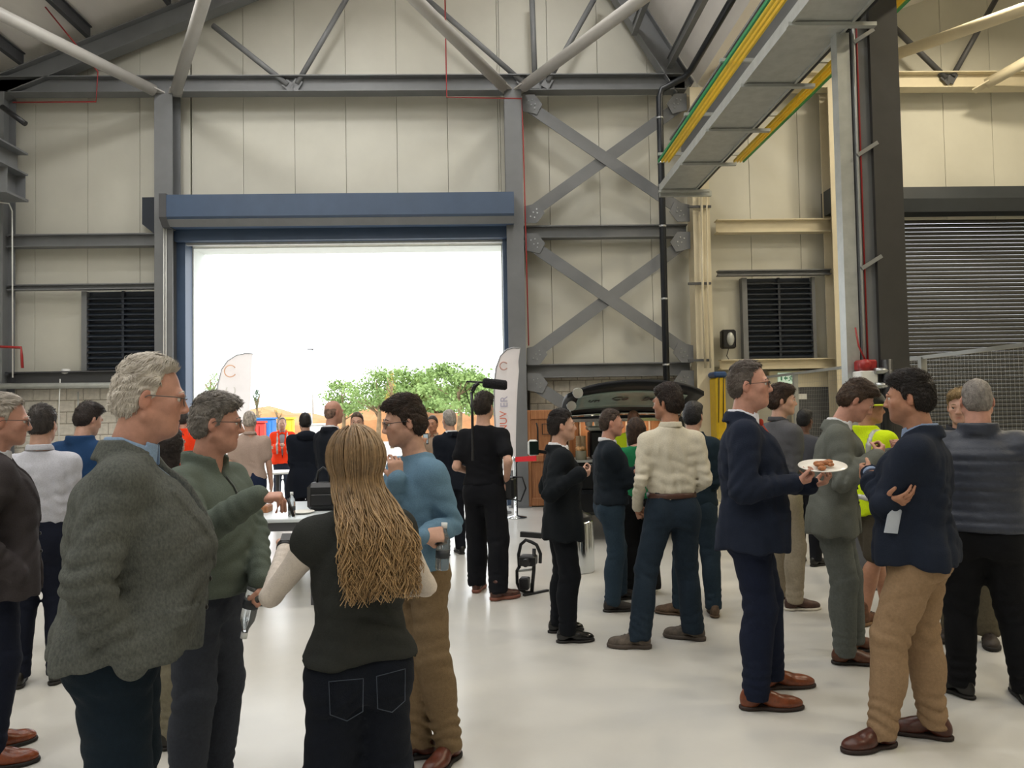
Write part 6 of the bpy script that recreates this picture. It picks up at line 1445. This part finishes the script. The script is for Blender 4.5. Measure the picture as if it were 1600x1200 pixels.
for o in list(B_['root'].children):
    if o.name.startswith('hair'): bpy.data.objects.remove(o, do_unlink=True)
# solid core under the locks so that no scalp shows
g = Grid.uniform(hcb-V(.2, .25, .5), hcb+V(.2, .2, .2), .009)
g.ell(Hd_((0, -.014, .032)), V(.083, .103, .098)*sb_, 0, M=RHb); g.cone(Hd_((0, -.04, -.02)), V(hcb[0]+.005, -.07, hcb[2]-.13), .078, .06, .05, flat=(V(0, 1, 0), .6))
def facecut(X, Y, Z):
    x, y, z = X-hcb[0], Y-hcb[1], Z-hcb[2]; a, b, c = [(RHb[0, i]*x+RHb[1, i]*y+RHb[2, i]*z)/sb_ for i in range(3)]
    return -np.maximum(np.maximum(.03-b, c-.065), np.abs(a)-.2)*sb_
g.fn(hcb-.6, hcb+.4, facecut, .008, 'i'); cv, cq = g.mesh(1)
cc_ = np.full((len(cv), 3), .62)
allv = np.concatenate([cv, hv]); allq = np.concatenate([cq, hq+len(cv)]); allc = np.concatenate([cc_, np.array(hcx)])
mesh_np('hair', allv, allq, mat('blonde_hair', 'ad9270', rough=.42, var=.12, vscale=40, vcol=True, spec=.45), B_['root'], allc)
# jeans pockets of the woman
jm = mat('denim_stitch', '39424f', rough=.8, var=0)
for sx in (-1, 1):
    st = MB(); cx_ = .082*sx
    def jp(dx, z): 
        x = cx_+dx; y = -.018-.142*math.sqrt(max(.02, 1-(abs(x)/.215)**2.4)); return V(x, y-.004, z)*B_['s']*1.0
    st.tube([jp(dx, z) for dx, z in ((-.058, .915), (.058, .915), (.055, .80), (0, .775), (-.055, .80))], .0016, 5, closed=True); st.build('pocket_stitching', jm, B_['root'])

# ------------------------------------------------------------------ feather flags
M_FLAG = mat('white_flag_cloth', 'ece7e6', rough=.85, var=.02)
_n = M_FLAG.node_tree; _t = _n.nodes.new('ShaderNodeBsdfTranslucent'); _t.inputs[0].default_value = (.85, .82, .81, 1); _x = _n.nodes.new('ShaderNodeMixShader'); _x.inputs[0].default_value = .5
_n.links.new(_n.nodes['Principled BSDF'].outputs[0], _x.inputs[1]); _n.links.new(_t.outputs[0], _x.inputs[2]); _n.links.new(_x.outputs[0], _n.nodes['Material Output'].inputs[0]); M_FPOLE = mat('flag_pole_grey', '9b9da2', rough=.4, var=0)
def flag(pts, Y, label, text=None, ring=None, rcol='b98d80'):
    ps = [at(x, y, Y) for x, y in pts['out']]; b0 = Vector((ps[0].x, Y, 0)); t = empty('feather_flag', b0); tag(t, label, 'flag')
    left = [p-b0 for p in (at(x, y, Y) for x, y in pts['left'])]; right = [p-b0 for p in (at(x, y, Y) for x, y in pts['right'])]
    n = len(left); m_ = MB(); vs = []
    for lay in (0, 1):
        for a, b in zip(left, right):
            for k in range(7):
                f = k/6; q = a.lerp(b, f); vs.append(q+Vector((0, .02*math.sin(q.z*5+f*3)*f+.004*lay, 0)))
    fs = []; O = n*7
    for i in range(n-1):
        for k in range(6): a = i*7+k; fs.append((a, a+7, a+8, a+1)); fs.append((O+a, O+a+1, O+a+8, O+a+7))
    m_.add(vs, fs, True).build('banner', M_FLAG, t)
    MB().tube([Vector((left[0].x, 0, 0))]+[q+Vector((-.01, 0, 0)) for q in left]+[right[-1]], .012, 8).build('pole', M_FPOLE, t)
    MB().lathe([(.2, 0), (.2, .02), (.03, .06), (.02, .3)], (left[0].x, 0, 0), 18).build('base', M_FPOLE, t)
    if ring:
        c = at(ring[0], ring[1], Y)-b0; r = ring[2]*Y/1200
        MB().tube([c+Vector((r*math.cos(a), -.05, r*math.sin(a))) for a in np.linspace(.6, 5.7, 20)], .012 if r < .2 else .02, 6).build('emblem', mat('flag_emblem_'+rcol, rcol, rough=.6, var=0), t)
    if text:
        for s_, px, py, sz, c in text:
            q = at(px, py, Y)-b0
            mw = Matrix.Translation(q+Vector((0, -.03, 0))) @ Matrix.Rotation(math.radians(-90), 4, 'Y') @ Matrix.Rotation(math.radians(90), 4, 'X') if False else Matrix.Translation(q+Vector((0, -.03, 0))) @ Matrix(((0, -1, 0, 0), (0, 0, -1, 0), (1, 0, 0, 0), (0, 0, 0, 1)))
            text_mesh('lettering', s_, sz, .002, mat('flag_print_'+c, c, rough=.7, var=0), t, mw)
flag(dict(out=[(790, 720)], left=[(779, 735), (776, 690), (773, 640), (773, 600), (776, 575), (783, 556), (793, 546), (803, 543)], right=[(806, 735), (806, 690), (807, 640), (809, 600), (811, 580), (810, 565), (812, 550), (813, 544)]), 12.6,
     'white feather flag with orange lettering beside the right door column', [('ER', 788, 628, .17, 'a9a4b8'), ('INUV', 787, 661, .17, 'd0715a')], (787, 572, 6), 'c09a90')
flag(dict(out=[(350, 690)], left=[(331, 740), (333, 690), (337, 640), (341, 600), (347, 577), (356, 564), (370, 555), (385, 552)], right=[(388, 740), (390, 690), (391, 640), (392, 600), (393, 580), (394, 566), (395, 556), (396, 553)]), 16.2,
     'tall white feather flag outside the left side of the doorway', [('C', 362, 612, .3, 'd8d4cf')], (361, 580, 9), 'dcae90')

# ------------------------------------------------------------------ outside: trees, bank, plant
rt = np.random.default_rng(9)
M_LEAF = mat('pine_foliage', '93ab66', rough=.8, col2='6f8a4c', var=.2, vscale=.9); M_LEAF2 = mat('dark_conifer_foliage', '4f7048', rough=.8, col2='3d5a3a', var=.2, vscale=.9); M_BARK = mat('pine_bark', '8a7458', rough=.9, var=.2, vscale=3, bump=.4, bscale=10)
M_LEAF3 = mat('yellow_leaves', 'b9b04a', rough=.8, col2='c98f45', var=.2, vscale=1)
def tree(px, py_top, px_w, Y, label, m_=M_LEAF, shape='umbrella', n=2600, name='pine_tree', py_low=None):
    b = at(px, 640, Y); H_ = at(px, py_top, Y).z; w = px_w*Y/1200; t = empty(name, (b.x, Y, -.13)); tag(t, label, 'tree', None)
    zl = at(px, py_low, Y).z if py_low else (H_*.35)
    vs, fs = [], []
    cl = [(rt.uniform(-1, 1), rt.uniform(-1, 1), rt.uniform(0, 1), rt.uniform(.16, .34)) for _ in range(26)]
    for i in range(n):
        cx, cy, cz, cr = cl[rt.integers(len(cl))]
        if shape == 'umbrella': prof = 1-.55*cz**2
        else: prof = 1-.92*cz
        R = w/2*prof; p = V(cx*R*.85, cy*R*.85, zl+(H_-zl)*(.12+.80*cz)) + rt.normal(0, 1, 3)*V(cr*w*.32, cr*w*.32, cr*(H_-zl)*.26)
        p[2] = min(p[2], H_+.1); s_ = w*rt.uniform(.016, .034); u = nrm(rt.normal(0, 1, 3)); v_ = nrm(np.cross(u, rt.normal(0, 1, 3))); o = len(vs)
        vs += [p-u*s_, p+v_*s_*.6, p+u*s_, p-v_*s_*.6]; fs.append((o, o+1, o+2, o+3))
    tag(mesh_np('foliage', np.array(vs), np.array(fs), m_, t, smooth=False), kind='stuff')
    tr_ = MB(); tr_.tube([(0, 0, 0), (.1, 0, H_*.4), (-.05, 0, H_*.85)], [.02*w+.08, .015*w+.06, .03], 8)
    for i in range(6): a = rt.uniform(0, 6.28); z = rt.uniform(.35, .75)*H_; tr_.tube([(0, 0, z), (math.cos(a)*w*.2, math.sin(a)*w*.2, z+H_*.10), (math.cos(a)*w*.36, math.sin(a)*w*.36, z+H_*.18)], [.05, .035, .015], 5)
    tr_.build('trunk', M_BARK, t)
tree(716, 566, 130, 43, 'broad umbrella pine at the right of the doorway view', n=4200, py_low=645)
tree(650, 572, 120, 53, 'umbrella pine in the middle of the tree belt', n=3600, py_low=645)
tree(590, 572, 95, 44, 'spreading pine left of the middle of the tree belt', n=3000, py_low=645)
tree(535, 592, 90, 48, 'low pine at the left end of the tree belt', n=2600, py_low=650)
tree(765, 582, 60, 52, 'small pine half hidden by the right feather flag', n=2000, py_low=645)
tree(680, 600, 190, 58, 'pale bushy tree behind the pines', M_LEAF, n=3600, name='bushy_tree', py_low=665)
tree(612, 575, 26, 40, 'slim tree with yellow and orange leaves before the pines', M_LEAF3, 'cone', 700, 'young_tree', 640)
tree(401, 602, 26, 40, 'narrow dark conifer right of the left feather flag', M_LEAF2, 'cone', 1600, 'conifer', 655)
tree(330, 570, 46, 42, 'green tree at the left jamb of the doorway', M_LEAF, 'umbrella', 2200, 'bushy_tree', 650)
tree(434, 628, 16, 38, 'small yellow-green sapling in front of the earth bank', M_LEAF3, 'umbrella', 500, 'sapling', 645)
M_SOIL = mat('orange_soil', 'c58d60', rough=.95, col2='a8744a', var=.2, vscale=.5, bump=.6, bscale=4)
bk = MB(); vs, fs = [], []; nb_ = 40
for i in range(nb_+1):
    X = -24+i*(34/nb_)
    for k, (dy, z) in enumerate(((0, -.2), (1.5, 1.1), (3, 1.75), (5, 1.9), (9, -.2))): vs.append((X+rt.normal(0, .1), 50+dy+rt.normal(0, .2), (z+(.35*math.sin(X*.7)+.15*math.sin(X*1.9)))*1.0 if z > 0 else z))
for i in range(nb_):
    for k in range(4): a = i*5+k; fs.append((a, a+5, a+6, a+1))
tag(bk.add(vs, fs, False).build('earth_bank', M_SOIL), 'long orange earth bank beyond the yard', 'bank', kind='structure')
def boxy(name, px0, px1, py0, py1, Y, m_, label, cat, ribs=0):
    a, b = at(px0, py1, Y), at(px1, py0, Y); z0 = max(-.13, a.z); t = empty(name, ((a.x+b.x)/2, Y, -.13)); tag(t, label, cat); w = (b.x-a.x)/2; h = b.z+.13
    MB().bevbox(-w, w, 0, w*1.2, .02, h, .04).build('body', m_, t)
    for i in range(ribs): x = -w+(i+.5)*2*w/ribs; MB().box(x-.05, x+.05, -.05, 0, .1, h-.1).build('rib', m_, t)
    MB().box(-w-.04, w+.04, -.06, w*1.2, h, h+.08).build('rim', m_, t)
    for x in (-w*.8, w*.8): MB().box(x-.1, x+.1, .0, .3, 0, .05).build('foot', M_STEELD, t)
boxy('storage_container', 388, 426, 655, 672, 36, mat('blue_container', '2a72b8', rough=.5), 'blue storage container in the yard', 'container', 5)
boxy('waste_skip', 387, 412, 661, 690, 30, mat('red_skip', 'c8342a', rough=.5), 'red skip in front of the blue container', 'skip', 4)
boxy('fuel_tank', 440, 458, 655, 686, 32, mat('yellow_tank', 'd6c534', rough=.5), 'yellow tank behind the orange vest', 'tank', 2)
boxy('storage_container', 484, 508, 664, 690, 40, mat('white_container', 'd9d6d0', rough=.5), 'white cabin beyond the black coat', 'container', 3)
def lamppost(px, py, Y, label, head=True):
    b = at(px, py, Y); t = empty('lamp_post', (b.x, Y, -.13)); tag(t, label, 'lamp post'); h = b.z+.13
    MB().tube([(0, 0, 0), (0, 0, h)], [.07, .04], 8).build('pole', M_GALV, t)
    if head: MB().bevbox(-.35, .1, -.1, .1, h-.03, h+.05, .02).build('lamp_head', M_STEELD, t)
lamppost(488, 546, 55, 'tall pale lamp post standing in the yard'); lamppost(427, 596, 55, 'slim grey post before the orange bank', False); lamppost(487, 628, 45, 'short white post at the edge of the bank', False)
